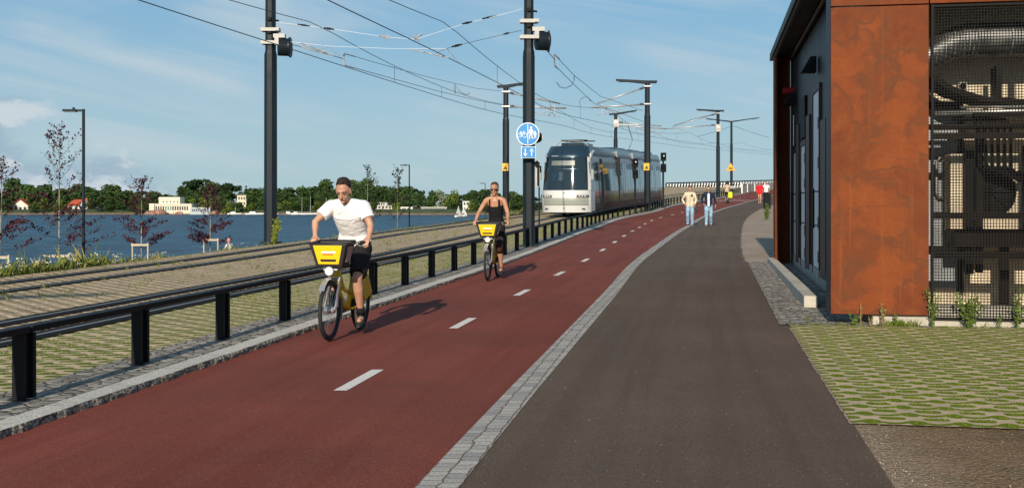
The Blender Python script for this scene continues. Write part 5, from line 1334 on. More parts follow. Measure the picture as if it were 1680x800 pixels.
def hand(mb, w_, d, pn, sd, curl, s=1.0, fr=.0088):
    d = Vector(d).normalized(); pn = Vector(pn); pn = (pn-pn.dot(d)*d).normalized(); wx = d.cross(pn).normalized()*sd
    c = w_+d*.045*s
    mb.loft([w_-d*.015, w_+d*.02*s, w_+d*.06*s, w_+d*.088*s], [(.026*s, .021*s), (.034*s, .017*s), (.041*s, .016*s), (.039*s, .013*s)], side=wx, n=12)
    for i, ln in enumerate((.86, 1.0, .95, .74)):
        p = w_+d*.088*s+wx*(1.5-i)*.0205*s; a = 0; q = p; pts = [p-d*.015*s]; dirv = d
        for L in (.040, .028, .022):
            a += curl; dirv = (d*math.cos(a)+pn*math.sin(a)); q = q+dirv*L*ln*s; pts.append(q)
        mb.loft(pts, [fr*s*1.1, fr*s, fr*s*.95, fr*s*.8], n=8, dome=True)
    b = w_+d*.02*s+wx*.032*s; t1 = (d*.62+wx*.62+pn*.35).normalized(); t2 = (d*.85+wx*.05+pn*.6).normalized()
    mb.loft([b-t1*.01, b+t1*.038*s, b+t1*.038*s+t2*.032*s], [fr*s*1.35, fr*s*1.15, fr*s*.9], n=8, dome=True)
def person(label, J, outfit, loc, rz, vox=.012, group=None, name='person', skinm=None):
    """J: joints in a local frame, x forward, y left, z up"""
    skinm = skinm or M_skin
    t = thing(name, label, 'person', loc, rz, group); S = J.get('s', 1.0)
    hips, waist, chest, neck, head = [V(*J[k]) for k in ('hips', 'waist', 'chest', 'neck', 'head')]
    side = (V(*J['shL'])-V(*J['shR'])).normalized(); bd = MB(); W = J.get('w', 1.0)
    tors = [hips-V(0, 0, .05), hips+(waist-hips)*.3, waist, (waist+chest)/2, chest, chest+(neck-chest)*.55, neck-(neck-chest)*.1]
    trad = [(.145*W, .10), (.16*W, .108), (.132*W, .095), (.148*W, .105), (.160*W, .112), (.135*W, .092), (.07, .062)]
    bd.loft(tors, trad, side=side, n=20, dome=False)
    hd = V(*J['headf']).normalized(); hup = (head-neck); hup = (V(0, 0, 1)-V(0, 0, 1).dot(hd)*hd).normalized(); hs = hup.cross(hd).normalized()
    bd.loft([neck-(neck-chest).normalized()*.05, neck+(head-neck)*.35, head-hup*.03-hd*.01], [.062, .054, .055], n=14)
    HM = Matrix((( hd.x, hs.x, hup.x, head.x), (hd.y, hs.y, hup.y, head.y), (hd.z, hs.z, hup.z, head.z), (0, 0, 0, 1)))
    bd.M = HM; K = J.get('hk', 1.0)
    bd.sph((-.012*K, 0, .025*K), (.098*K, .076*K, .098*K), 20, 14); bd.sph((.022*K, 0, -.042*K), (.068*K, .057*K, .075*K), 18, 12)
    bd.loft([(.075*K, 0, .015*K), (.098*K, 0, -.012*K), (.112*K, 0, -.032*K), (.09*K, 0, -.042*K)], [.012*K, .013*K, .016*K, .012*K], n=8)    # nose
    bd.loft([(.078*K, -.045*K, .028*K), (.088*K, -.02*K, .034*K), (.086*K, 0, .028*K), (.088*K, .02*K, .034*K), (.078*K, .045*K, .028*K)], [.011*K]*5, n=8, dome=True)  # brow
    bd.sph((.070*K, 0, -.098*K), (.024*K, .026*K, .018*K), 10, 8)
    for sg in (-1, 1): bd.sph((-.008*K, sg*.079*K, -.01*K), (.018*K, .009*K, .032*K), 10, 8)
    bd.M = None
    cl = {k: MB() for k in ('top', 'bottom', 'shoes')}
    for s_, sg in (('L', 1), ('R', -1)):
        sh, el, wr = V(*J['sh'+s_]), V(*J['el'+s_]), V(*J['wr'+s_])
        nb = chest+(neck-chest)*.72+side*sg*.055
        bd.loft([nb, sh+(nb-sh)*.25, sh], [.05, .058, .055*W], n=12, dome=True)
        bd.loft([sh, sh.lerp(el, .35), sh.lerp(el, .8), el, el.lerp(wr, .3), el.lerp(wr, .75), wr], [.054*W, .050*W, .041, .039, .040, .030, .025], n=12, dome=True)
        hand(bd, wr, J['hd'+s_], J['pn'+s_], J.get('ts'+s_, sg), J.get('curl', .5), 1.0, J.get('fr', .0095))
        hp, kn, an = V(*J['hip'+s_]), V(*J['kn'+s_]), V(*J['an'+s_]); tip = V(*J['toe'+s_])
        bd.loft([hp, hp.lerp(kn, .3), hp.lerp(kn, .75), kn, kn.lerp(an, .28), kn.lerp(an, .7), an], [.088*W, .084*W, .064, .057, .060, .043, .036], n=14, dome=True)
        td = (tip-an); td.normalize(); fd = td
        bd.loft([an+V(0, 0, -.02)-fd*.03, an+V(0, 0, -.045)+fd*.05, an.lerp(tip, .75)], [.036, .038, .030], n=10, dome=True)
        # clothes
        sl = outfit.get('sleeve', .55); top = cl['top']
        if outfit.get('top'):
            e = .016
            if sl > 0:
                top.loft([nb, sh+(nb-sh)*.25, sh], [.062, .070, .070*W], n=12, dome=True)
                end = sh.lerp(el, sl) if sl <= 1 else None
                if sl <= 1: top.loft([sh, sh.lerp(el, sl*.5), end], [.070*W, .070*W, .072*W if sl < .9 else .056], n=14)
                else: top.loft([sh, sh.lerp(el, .5), el, el.lerp(wr, .5), el.lerp(wr, .92)], [.068*W, .060*W, .054, .050, .038], n=14)
            else:
                a = chest+(neck-chest)*.55+side*sg*.088
                top.loft([a-(neck-chest)*.5+V(.0, 0, 0), a, a+V(-.01, 0, .05), a+V(-.07, 0, -.03)], [(.03, .115), (.024, .10), (.022, .05), (.02, .05)], side=side, n=10)
        if outfit.get('bottom'):
            bt = cl['bottom']; ln = outfit['leg']   # 1 = knee, 2 = ankle
            lo = .112*W; bt.loft([hips-V(0, 0, .02), hp, hp.lerp(kn, .25)], [.10, .108*W, .104*W], n=14, dome=True)
            if ln <= 1: bt.loft([hp, hp.lerp(kn, ln*.5), hp.lerp(kn, ln)], [.105*W, .100*W, .088*W], n=16)
            else: bt.loft([hp, hp.lerp(kn, .5), kn, kn.lerp(an, .5), an+V(0, 0, -.02)], [.103*W, .092*W, .078, .072, .064], n=16)
            if ln > 1: bt.loft([kn.lerp(an, .9), an+V(.02, 0, -.045)], [.066, .070], n=14)
        shm = MB(); gz = V(0, 0, -.052)
        shm.loft([an+gz-fd*.055, an+gz+fd*.03, an.lerp(tip, .72)+V(0, 0, -.035), tip+V(0, 0, -.030)+fd*.02], [(.034, .034), (.040, .042), (.045, .032), (.030, .020)], side=fd.cross(V(0, 0, 1)), n=14, dome=True)
        shm.loft([an+gz, an+V(0, 0, .0)], [.044, .045], n=12)
        so = obj('shoe', remesh(shm, vox*.8, 2), outfit['shoe'], t)
        if outfit.get('sole'):
            m = MB(); m.loft([an+gz-fd*.06+V(0, 0, -.026), tip+V(0, 0, -.052)+fd*.02], [(.040, .010)]*2, side=fd.cross(V(0, 0, 1)), n=12, dome=True); obj('sole', m, outfit['sole'], so)
        if outfit.get('socks'):
            m = MB(); m.loft([an, an.lerp(kn, .22)], [.045, .052], n=14); obj('sock', m, outfit['socks'], t, smooth=True)
        if outfit.get('knee') and s_ == 'L':
            m = MB(); m.loft([kn.lerp(hp, .18), kn, kn.lerp(an, .3)], [.078, .070, .070], n=16); obj('knee_sleeve', m, outfit['knee'], t, smooth=True)
    if outfit.get('top'):
        e = outfit.get('ease', .02); k0 = 0 if outfit.get('long', True) else 1
        pts = [hips-V(0, 0, .10) if outfit.get('long', True) else waist-V(0, 0, .04)]+tors[1:6]; rad = [(.162*W+e, .115+e)]+[(a+e, b+e) for a, b in trad[1:5]]+[(trad[5][0]+e*.6, trad[5][1]+e*.5)]
        if sl > 0: pts.append(neck-(neck-chest)*.12); rad.append((.085, .078))
        else: pts = pts[:5]; rad = rad[:5]
        cl['top'].loft(pts, rad, side=side, n=24)
        to = obj(outfit.get('topname', 'shirt'), remesh(cl['top'], vox, 3), outfit['top'], t)
        if outfit.get('collar'):
            m = MB(); m.loft([neck-(neck-chest)*.12, neck+(head-neck)*.25], [(.080, .080), (.068, .070)], side=side, n=18); obj('collar', m, outfit['collar'], t, smooth=True)
        if outfit.get('inner'):
            f_ = hips.lerp(chest, .5); m = MB(); fw = side.cross(V(0, 0, 1)); fw = V(1, 0, 0)
            m.loft([hips+V(.125, 0, -.08)*1.0, waist+V(.125, 0, 0), chest+V(.135, 0, 0), neck+V(.065, 0, -.05)], [(.055, .04), (.055, .04), (.058, .04), (.05, .035)], side=side, n=12); obj('undershirt', remesh(m, vox, 2), outfit['inner'], t)
        if outfit.get('zip'):
            m = MB(); m.loft([hips+V(.140, 0, -.08), waist+V(.125, 0, 0), chest+V(.140, 0, 0), neck+V(.07, 0, -.03)], [.012]*4, n=6); obj('zip', m, outfit['zip'], to)
            m = MB(); m.box(chest+V(.135, .085, .02), (.02, .09, .11)); obj('chest_pocket', m, M_olive, to, bevel=.008)
    if outfit.get('bottom'):
        cl['bottom'].loft([hips-V(0, 0, .12), hips-V(0, 0, .02), hips+(waist-hips)*.35], [(.165*W, .128), (.175*W, .125), (.162*W, .118)], side=side, n=20)
        obj('trousers' if outfit['leg'] > 1 else 'shorts', remesh(cl['bottom'], vox, 3), outfit['bottom'], t)
    body = obj('body', remesh(bd, J.get('vb', vox*.7), 2), skinm, t)
    # face
    for sg in (-1, 1):
        m = MB(); m.M = HM; m.sph((.081*K, sg*.031*K, .004*K), (.0055*K, .012*K, .0055*K), 10, 6); e_ = obj('eye', m, M_eyew, t, smooth=True)
        m = MB(); m.M = HM; m.sph((.087*K, sg*.031*K, .004*K), (.004*K, .007*K, .007*K), 8, 6); obj('iris', m, M_eye, e_, smooth=True)
        m = MB(); m.M = HM; m.loft([(.086*K, sg*.012*K, .030*K), (.091*K, sg*.028*K, .036*K), (.078*K, sg*.050*K, .031*K)], [.0045*K]*3, n=6, dome=True); obj('eyebrow', m, outfit['hair'], t)
    m = MB(); m.M = HM; m.loft([(.078*K, -.026*K, -.068*K), (.090*K, 0, -.066*K), (.078*K, .026*K, -.068*K)], [(.006*K, .004*K), (.009*K, .008*K), (.006*K, .004*K)], n=8, dome=True); obj('mouth', m, M_lip, t, smooth=True)
    if outfit.get('hair'):
        m = MB(); m.M = HM
        if outfit.get('capm'):
            m.sph((-.012*K, 0, .045*K), (.104*K, .084*K, .088*K), 20, 12); m.box((.09*K, 0, .055*K), (.09*K, .13*K, .012)); obj('cap', remesh(m, vox*.7, 2), outfit['capm'], t)
        else:
            rh = random.Random(4); m.sph((-.034*K, 0, .054*K), (.094*K, .081*K, .088*K), 20, 12)
            m.loft([(-.05*K, 0, .05*K), (-.065*K, 0, -.02*K), (-.055*K, 0, -.075*K)], [(.075*K, .05*K), (.068*K, .04*K), (.05*K, .03*K)], side=(0, 1, 0), n=14)
            for i in range(60):
                a = rh.uniform(0, 6.28); q = rh.uniform(0, .8); p = V(-.02+math.cos(a)*q*.085, math.sin(a)*q*.07, .115*math.sqrt(1-q*q*.5)+.012)*K; m.sph(p, .017*K*rh.uniform(.7, 1.2), 6, 5)
            if outfit.get('bun'): m.sph((-.105*K, 0, .06*K), .045*K, 12, 8)
            # keep the hairline off the face
            obj('hair', remesh(m, vox*.7, 1), outfit['hair'], t)
    if outfit.get('glasses'):
        m = MB(); m.M = HM
        for sg in (-1, 1): m.sph((.089*K, sg*.034*K, .004*K), (.008*K, .032*K, .022*K), 14, 8); m.tube((.082*K, sg*.062*K, .010*K), (-.01*K, sg*.082*K, .008*K), .004*K, n=5)
        m.tube((.094*K, -.014*K, .008*K), (.094*K, .014*K, .008*K), .004, n=5); obj('sunglasses', m, M_lens, t, smooth=True)
    return t

# ------------------------------------------------------------------ bicycle
M_byel = material('yellow_frame_paint', (.62, .42, .01), .3, spec=.6); M_tyre = material('tyre', (.015, .015, .015), .8); M_alu = material('brushed_aluminium', (.50, .50, .50), .35, .7); M_plast = material('black_plastic', (.015, .015, .016), .5)
M_byel2 = material('yellow_basket_panel', (.80, .52, .01), .35); M_redm = material('red_logo_patch', (.5, .06, .03), .5); M_amber = material('reflector', (.6, .1, .02), .2)
def bicycle(label, loc, rz, group='yellow-fronted city bicycles', steer=0.0, yellow=True, lod=False):
    t = thing('bicycle', label, 'bicycle', loc, rz, group); r = .33; WB = 1.10
    for x in (0, WB):
        m = MB(); m.torus((x, 0, r), r-.022, .024, 'y', 40, 8); wl = obj('wheel', m, M_tyre, t, smooth=True)
        m = MB(); m.torus((x, 0, r), r-.052, .012, 'y', 40, 6); obj('rim', m, M_plast, wl, smooth=True)
        m = MB()
        for k in range(28):
            a = k*2*math.pi/28; m.tube((x, .018*(1 if k % 2 else -1), r), (x+math.cos(a)*(r-.05), 0, r+math.sin(a)*(r-.05)), .0016, n=4)
        obj('spokes', m, M_alu, wl)
        m = MB(); m.tube((x, -.055, r), (x, .055, r), .03 if x == 0 else .038, n=14); obj('hub', m, M_alu, wl, smooth=True)
    fr = MB(); bb = V(.46, 0, .29); ht = V(.86, 0, .86); hb = V(.90, 0, .68); sb = V(.33, 0, .60)
    fr.loft([hb, V(.80, 0, .50), V(.62, 0, .36), bb], [(.03, .034)]*4, side=(0, 1, 0), n=12); fr.tube(ht+V(-.01, 0, .04), hb+V(.01, 0, -.05), .028, n=12)
    fr.tube(bb, V(.28, 0, .72), .024, n=12); fr.loft([V(.84, 0, .78), V(.62, 0, .52), V(.40, 0, .46)], [.022]*3, n=10)
    for s in (-.055, .055): fr.loft([bb+V(0, s*.5, 0), V(.2, s, .30), V(0, s, r)], [.013]*3, n=8); fr.loft([V(.31, s*.4, .64), V(.1, s, .48), V(0, s, r)], [.011]*3, n=8)
    obj('frame', fr, M_byel, t, smooth=True)
    m = MB(); m.tube((.28, 0, .70), (.215, 0, .93), .014, n=10); obj('seat_post', m, M_alu, t, smooth=True)
    m = MB(); m.loft([(.04, 0, .96), (.12, 0, .965), (.22, 0, .955), (.34, 0, .95)], [(.085, .03), (.09, .034), (.05, .028), (.022, .02)], side=(0, 1, 0), n=14, dome=True); obj('saddle', m, M_plast, t, smooth=True)
    m = MB()
    for s in (-.06, .06): m.loft([V(.905, s*.7, .66), V(.96, s, .56), V(WB, s, r)], [(.016, .028), (.015, .024), (.011, .018)], side=(0, 1, 0), n=10)
    m.box((.91, 0, .66), (.06, .13, .04)); obj('fork', m, M_alu, t, smooth=True, autos=40)
    m = MB(); m.torus((WB, 0, r), r+.022, .006, 'y', 30, 6, R(35), R(190)); m2 = []
    for k in range(26):
        a0, a1 = R(40+k*6.2), R(40+(k+1)*6.2); q = r+.025
        m.add([(WB+math.cos(a0)*q, -.032, r+math.sin(a0)*q), (WB+math.cos(a0)*q, .032, r+math.sin(a0)*q), (WB+math.cos(a1)*q, .032, r+math.sin(a1)*q), (WB+math.cos(a1)*q, -.032, r+math.sin(a1)*q)], [(0, 1, 2, 3)])
    obj('front_mudguard', m, M_alu, t, fix=False)
    m = MB()
    for k in range(26):
        a0, a1 = R(10+k*6.5), R(10+(k+1)*6.5); q = r+.028
        m.add([(math.cos(a0)*q, -.034, r+math.sin(a0)*q), (math.cos(a0)*q, .034, r+math.sin(a0)*q), (math.cos(a1)*q, .034, r+math.sin(a1)*q), (math.cos(a1)*q, -.034, r+math.sin(a1)*q)], [(0, 1, 2, 3)])
    m.prism([(0, r), (math.cos(R(12))*r*1.05, r+math.sin(R(12))*r), (math.cos(R(60))*r*1.05, r+math.sin(R(60))*r*1.05), (math.cos(R(120))*r*1.05, r+math.sin(R(120))*r*1.05), (math.cos(R(165))*r, r+math.sin(R(165))*r)], 'y', .045, .05)
    m.prism([(0, r), (math.cos(R(12))*r*1.05, r+math.sin(R(12))*r), (math.cos(R(60))*r*1.05, r+math.sin(R(60))*r*1.05), (math.cos(R(120))*r*1.05, r+math.sin(R(120))*r*1.05), (math.cos(R(165))*r, r+math.sin(R(165))*r)], 'y', -.05, -.045)
    obj('rear_mudguard', m, M_byel if yellow else M_plast, t, fix=False)
    m = MB(); m.loft([V(.10, 0, r), V(.3, -.07, .30), bb+V(.06, -.07, 0)], [(.035, .06)]*3, side=(0, 1, 0), n=10); obj('chain_case', m, M_plast, t, smooth=True)
    for s, zz in ((1, -1), (-1, 1)):
        pz = bb+V(.02*zz, s*.09, zz*.165); m = MB(); m.tube(bb+V(0, s*.085, 0), pz, .012, n=8); cr = obj('crank', m, M_alu, t)
        m = MB(); m.box(pz+V(0, s*.05, 0), (.09, .09, .024)); obj('pedal', m, M_plast, cr, bevel=.004)
    m = MB(); m.tube(ht, V(.835, 0, 1.02), .018, n=10); m.loft([V(.70, .30, 1.05), V(.80, .22, 1.06), V(.86, .08, 1.03), V(.86, -.08, 1.03), V(.80, -.22, 1.06), V(.70, -.30, 1.05)], [.012]*6, n=10); obj('handlebar', m, M_alu, t, smooth=True)
    for s in (-1, 1):
        m = MB(); m.loft([V(.77, s*.24, 1.058), V(.68, s*.32, 1.05)], [.019, .020], n=12, dome=True); obj('grip', m, M_plast, t, smooth=True)
        m = MB(); m.loft([V(.82, s*.19, 1.045), V(.86, s*.27, 1.02), V(.80, s*.33, 1.02)], [.006]*3, n=6); obj('brake_lever', m, M_alu, t)
    # basket
    def bk(x, y, z): return (1.00+x, y, .80+z)
    m = MB(); h = .27
    a, b, c, d = .11, .135, .16, .205      # half depth bottom, half width bottom; top
    def shell(o):
        return [bk(-a-o, -b-o, 0), bk(a+o, -b-o, 0), bk(a+o, b+o, 0), bk(-a-o, b+o, 0), bk(-c-o, -d-o, h), bk(c+o, -d-o, h-.02), bk(c+o, d+o, h-.02), bk(-c-o, d+o, h)]
    m.add(shell(.008)+[(p[0], p[1], p[2]+.006) for p in shell(-.006)], [(3,2,1,0), (0,1,5,4), (1,2,6,5), (2,3,7,6), (3,0,4,7), (8,9,10,11), (12,13,9,8), (13,14,10,9), (14,15,11,10), (15,12,8,11), (4,5,13,12), (5,6,14,13), (6,7,15,14), (7,4,12,15)])
    bs = obj('basket', m, M_plast, t, bevel=.008)
    m = MB(); m.loft([bk(-c, -d, h+.005), bk(c, -d, h-.015), bk(c, d, h-.015), bk(-c, d, h+.005), bk(-c, -d, h+.005)], [.013]*5, n=8); obj('basket_rim', m, M_plast if yellow else M_alu, bs, smooth=True)
    if yellow:
        def fpn(y, z, o): f = z/h; return (1.00+a+(c-a)*f+.012+o, y*(1+.0*f), .80+z)
        m = MB(); P4 = [(-.115, .03), (.115, .03), (.165, .235), (-.165, .235)]
        m.add([fpn(y, z, 0) for y, z in P4]+[fpn(y, z, .010) for y, z in P4], [(3,2,1,0), (4,5,6,7), (0,1,5,4), (1,2,6,5), (2,3,7,6), (3,0,4,7)]); pn_ = obj('front_panel', m, M_byel2, bs, bevel=.006)
        for nm, mt, P4 in (('panel_mark', M_white, [(-.075, .150), (.085, .150), (.09, .172), (-.07, .172)]), ('panel_mark', M_redm, [(-.06, .132), (.06, .132), (.06, .144), (-.06, .144)]), ('panel_slot', M_plast, [(-.085, .058), (.085, .058), (.09, .085), (-.09, .085)])):
            m = MB(); m.add([fpn(y, z, .012) for y, z in P4], [(0, 1, 2, 3)]); obj(nm, m, mt, pn_)
        for s in (-1, 1):
            m = MB(); pts = [bk(-.08, s*(b+.03), .05), bk(.06, s*(b+.03), .05), bk(.09, s*(d-.005), h-.05), bk(-.10, s*(d-.005), h-.05)]; o2 = V(0, s*.006, 0)
            m.add(pts+[tuple(V(*p)+o2) for p in pts], [(0,1,2,3), (7,6,5,4), (0,4,5,1), (1,5,6,2), (2,6,7,3), (3,7,4,0)]); obj('side_panel', m, M_alu, bs)
    m = MB(); m.tube((1.02, 0, .76), (1.12, 0, .755), .045, .05, 18); lm = obj('headlamp', m, M_alu, t, smooth=True, autos=40); m = MB(); m.tube((1.121, 0, .755), (1.128, 0, .755), .042, n=18); obj('lens', m, M_white, lm)
    m = MB(); m.box((.965, 0, .77), (.22, .16, .02)); m.tube((.88, 0, .80), (1.0, 0, .80), .012, n=6); obj('basket_carrier', m, M_alu, t)
    # cable lock plate in front
    m = MB(); m.loft([V(.975, .07, .60), V(1.05, .075, .50), V(1.08, .075, .36)], [(.012, .035)]*3, side=(0, 1, 0), n=8); m.loft([V(.975, -.07, .60), V(1.05, -.075, .50), V(1.08, -.075, .36)], [(.012, .035)]*3, side=(0, 1, 0), n=8); obj('fork_cover', m, M_alu, t, smooth=True, autos=40)
    m = MB(); m.tube((.40, .06, .26), (.36, .20, .06), .009, n=6); obj('kickstand', m, M_plast, t)
    return t
def groundloc(px, py_y): return (mx(px, py_y), py_y, zp(py_y))
# man on the bicycle: travels along the lane towards the camera
def ride_angle(d): return math.atan2(-1.0, d)
a1 = math.atan2(-1.0, -.17)
bx, by = -1.80, 13.02
pit1 = math.atan(zp(by)-zp(by-1.1))
bicycle('yellow city bicycle with a black basket, ridden by the man in the white T-shirt', (bx, by, zp(by)+.002), a1)
Jm = dict(hips=(.20, 0, 1.03), waist=(.26, 0, 1.17), chest=(.43, 0, 1.385), neck=(.55, 0, 1.53), head=(.63, .0, 1.63), headf=(.86, .0, -.42), hk=1.06, w=1.12,
    shL=(.48, .195, 1.455), shR=(.48, -.195, 1.455), elL=(.56, .30, 1.23), elR=(.61, -.34, 1.28), wrL=(.655, .305, 1.105), wrR=(.655, -.325, 1.115),
    hdL=(.75, -.1, -.40), hdR=(.75, .1, -.40), pnL=(-.3, 0, -1), pnR=(-.3, 0, -1), tsL=1, tsR=1, curl=.75,
    hipL=(.22, .095, .98), hipR=(.22, -.095, .98), knL=(.56, .14, .63), knR=(.68, -.13, .80), anL=(.38, .13, .215), anR=(.42, -.13, .555), toeL=(.54, .15, .135), toeR=(.58, -.15, .50), vb=.0085, fr=.0088)
Jm['tsL'] = -1; Jm['tsR'] = 1
person('man in a white T-shirt and black shorts riding a yellow bicycle, looking down', Jm, dict(top=M_tee, sleeve=.62, bottom=M_blackcl, leg=.86, shoe=M_shoe, hair=M_hair, socks=M_blackcl, topname='t_shirt', ease=.024, collar=None), (bx, by, zp(by)+.002), a1, .011, skinm=M_skin)
a2 = math.atan2(-1.0, -.16)
bx, by = mx(817, 21.3), 21.3
bicycle('yellow city bicycle with a black basket, ridden by the woman in the black top', (bx, by, zp(by)+.002), a2)
Jw = dict(hips=(.18, 0, 1.02), waist=(.22, 0, 1.17), chest=(.32, 0, 1.40), neck=(.37, 0, 1.56), head=(.40, .0, 1.69), headf=(1, .02, -.10), hk=1.0, w=.92,
    shL=(.34, .175, 1.475), shR=(.34, -.175, 1.475), elL=(.44, .265, 1.235), elR=(.48, -.285, 1.25), wrL=(.64, .295, 1.10), wrR=(.64, -.315, 1.10),
    hdL=(.85, 0, -.35), hdR=(.85, 0, -.35), pnL=(-.3, 0, -1), pnR=(-.3, 0, -1), curl=.75, tsL=-1, tsR=1,
    hipL=(.20, .085, .97), hipR=(.20, -.085, .97), knL=(.54, .12, .62), knR=(.66, -.11, .80), anL=(.39, .13, .215), anR=(.42, -.12, .555), toeL=(.54, .14, .14), toeR=(.57, -.13, .50), vb=.009, fr=.0085)
person('woman in a black tank top and sunglasses riding a yellow bicycle by the railing', Jw, dict(top=M_blackcl, sleeve=0, bottom=M_blackcl, leg=.62, shoe=M_shoe, hair=M_hairb, bun=True, glasses=True, knee=M_knee, topname='tank_top', ease=.012), (bx, by, zp(by)+.002), a2, .011, skinm=M_skin2)
# walking pair
def walkJ(stride, lL, lR, armL, armR, w=1.0):
    J = dict(hips=(0, 0, .96), waist=(.0, 0, 1.12), chest=(0, 0, 1.34), neck=(-.01, 0, 1.51), head=(.03, 0, 1.64), headf=(1, .05, -.10), hk=1.05, w=w,
        shL=(0, .19, 1.44), shR=(0, -.19, 1.44), hipL=(0, .09, .92), hipR=(0, -.09, .92), curl=.45, fr=.010, hdL=(.1, .0, -1), hdR=(.1, 0, -1), pnL=(0, -1, 0), pnR=(0, 1, 0), tsL=1, tsR=1)
    J.update(lL); J.update(lR); J.update(armL); J.update(armR); return J
yP = 49.5
Jp = walkJ(0, dict(knL=(.14, .10, .50), anL=(.16, .10, .085), toeL=(.33, .11, .06)), dict(knR=(.02, -.10, .50), anR=(-.20, -.10, .13), toeR=(-.05, -.11, .05)),
    dict(elL=(-.05, .27, 1.17), wrL=(.12, .22, .97), hdL=(.3, -.1, -1)), dict(elR=(-.14, -.34, 1.18), wrR=(.02, -.24, .98), hdR=(.5, .4, -.6)))
p1 = person('man in a cream fleece jacket with olive chest pocket and blue jeans walking', Jp, dict(top=M_cream, sleeve=2, bottom=M_jean, leg=2, shoe=M_shoe, sole=M_sole, hair=M_hairb, zip=M_shoe, collar=M_cream, ease=.03, topname='jacket'), (mx(1132, yP), yP, zp(yP)), math.atan2(-1, -.17), .014)
Jp['headf'] = (1, -.25, -.1)
Jp2 = walkJ(0, dict(knL=(.03, .10, .50), anL=(-.18, .10, .12), toeL=(-.03, .11, .05)), dict(knR=(.13, -.10, .50), anR=(.17, -.10, .085), toeR=(.34, -.11, .06)),
    dict(elL=(-.06, .28, 1.18), wrL=(.06, .31, .93), hdL=(.2, 0, -1)), dict(elR=(-.14, -.32, 1.18), wrR=(.04, -.21, .97), hdR=(.5, .4, -.6)))
yP = 49.2
p2 = person('man in an open navy jacket over a white shirt and blue jeans walking', Jp2, dict(top=M_navy, sleeve=2, bottom=M_jean, leg=2, shoe=M_shoe, sole=M_sole, hair=M_hair, collar=M_navy, inner=M_tee, ease=.02, topname='jacket', glasses=True), (mx(1162.5, yP), yP, zp(yP)), math.atan2(-1, -.17), .014)
# dark bottle-like object in the first man's hand
tag(obj('bottle', MB().loft([(mx(1142.5, 49.3), 49.3, zp(49.3)+.62), (mx(1142.5, 49.3), 49.3, zp(49.3)+.86)], [.035, .03], n=10, dome=True), M_shoe, smooth=True), 'dark bottle held low by the man in the cream jacket', 'bottle')
# distant people on the path
yR = 93
Jf = walkJ(0, dict(knL=(.10, .08, .50), anL=(.12, .08, .085), toeL=(.29, .09, .06)), dict(knR=(.02, -.08, .50), anR=(-.16, -.08, .12), toeR=(-.01, -.09, .05)), dict(elL=(-.12, .30, 1.16), wrL=(.05, .24, .98)), dict(elR=(-.12, -.30, 1.16), wrR=(.05, -.24, .98)), w=1.0)
person('distant walker in a bright red top with bare legs on the footpath', Jf, dict(top=M_redcl, sleeve=2, bottom=M_redcl, leg=.45, shoe=M_sole, hair=M_redcl, ease=.06, topname='top'), (mx(1246.5, yR), yR, zp(yR)), math.atan2(-1, -.3), .022)
yR = 96
person('distant walker in a pale top half hidden by the corner of the rusty building', Jf, dict(top=M_tee, sleeve=.6, bottom=M_blackcl, leg=.8, shoe=M_sole, hair=M_hairb, ease=.03, topname='shirt'), (mx(1257, yR), yR, zp(yR)), math.atan2(-1, -.3), .022)
yC2 = 92; aa = math.atan2(1.0, .32)
bicycle('distant bicycle with a yellow rear bag riding away up the lane', (mx(1192, yC2), yC2, zp(yC2)+.002), aa, group=None, yellow=False)
Jc = dict(Jw); Jc['vb'] = .02
c = person('distant cyclist in a beige top and black shorts riding away up the red lane', Jc, dict(top=M_beigecl, sleeve=.5, bottom=M_blackcl, leg=.8, shoe=M_sole, hair=M_hair, topname='top'), (mx(1192, yC2), yC2, zp(yC2)+.002), aa, .022)
tag(obj('pannier_bag', MB().box((mx(1197.5, 91.6), 91.5, zp(91.6)+.72), (.34, .25, .5)), material('hi_vis_yellow', (.65, .72, .02), .6), bevel=.04), 'bright yellow-green bag on the rear of the distant bicycle', 'bag')
# man sitting on the bank
yS = 49.0
Jb = dict(hips=(0, 0, .10), waist=(.02, 0, .26), chest=(.03, 0, .49), neck=(.05, 0, .66), head=(.08, 0, .79), headf=(1, 0, -.15), hk=1.0, w=1.05, shL=(.03, .19, .59), shR=(.03, -.19, .59), elL=(.14, .26, .34), elR=(.14, -.26, .34), wrL=(.36, .18, .34), wrR=(.36, -.18, .34),
    hdL=(1, 0, 0), hdR=(1, 0, 0), pnL=(0, 0, -1), pnR=(0, 0, -1), curl=.5, hipL=(.04, .1, .10), hipR=(.04, -.1, .10), knL=(.42, .14, .30), knR=(.42, -.14, .30), anL=(.62, .12, .06), anR=(.62, -.12, .06), toeL=(.80, .13, .05), toeR=(.80, -.13, .05), vb=.015, fr=.0095)
person('person in a pale shirt and salmon cap sitting on the grassy bank facing the water', Jb, dict(top=M_greycl, sleeve=.8, bottom=M_jean, leg=2, shoe=M_shoe, hair=M_hairb, capm=M_cap, topname='shirt'), (mx(377, yS), yS, -.93), math.atan2(.35, -1), .016)
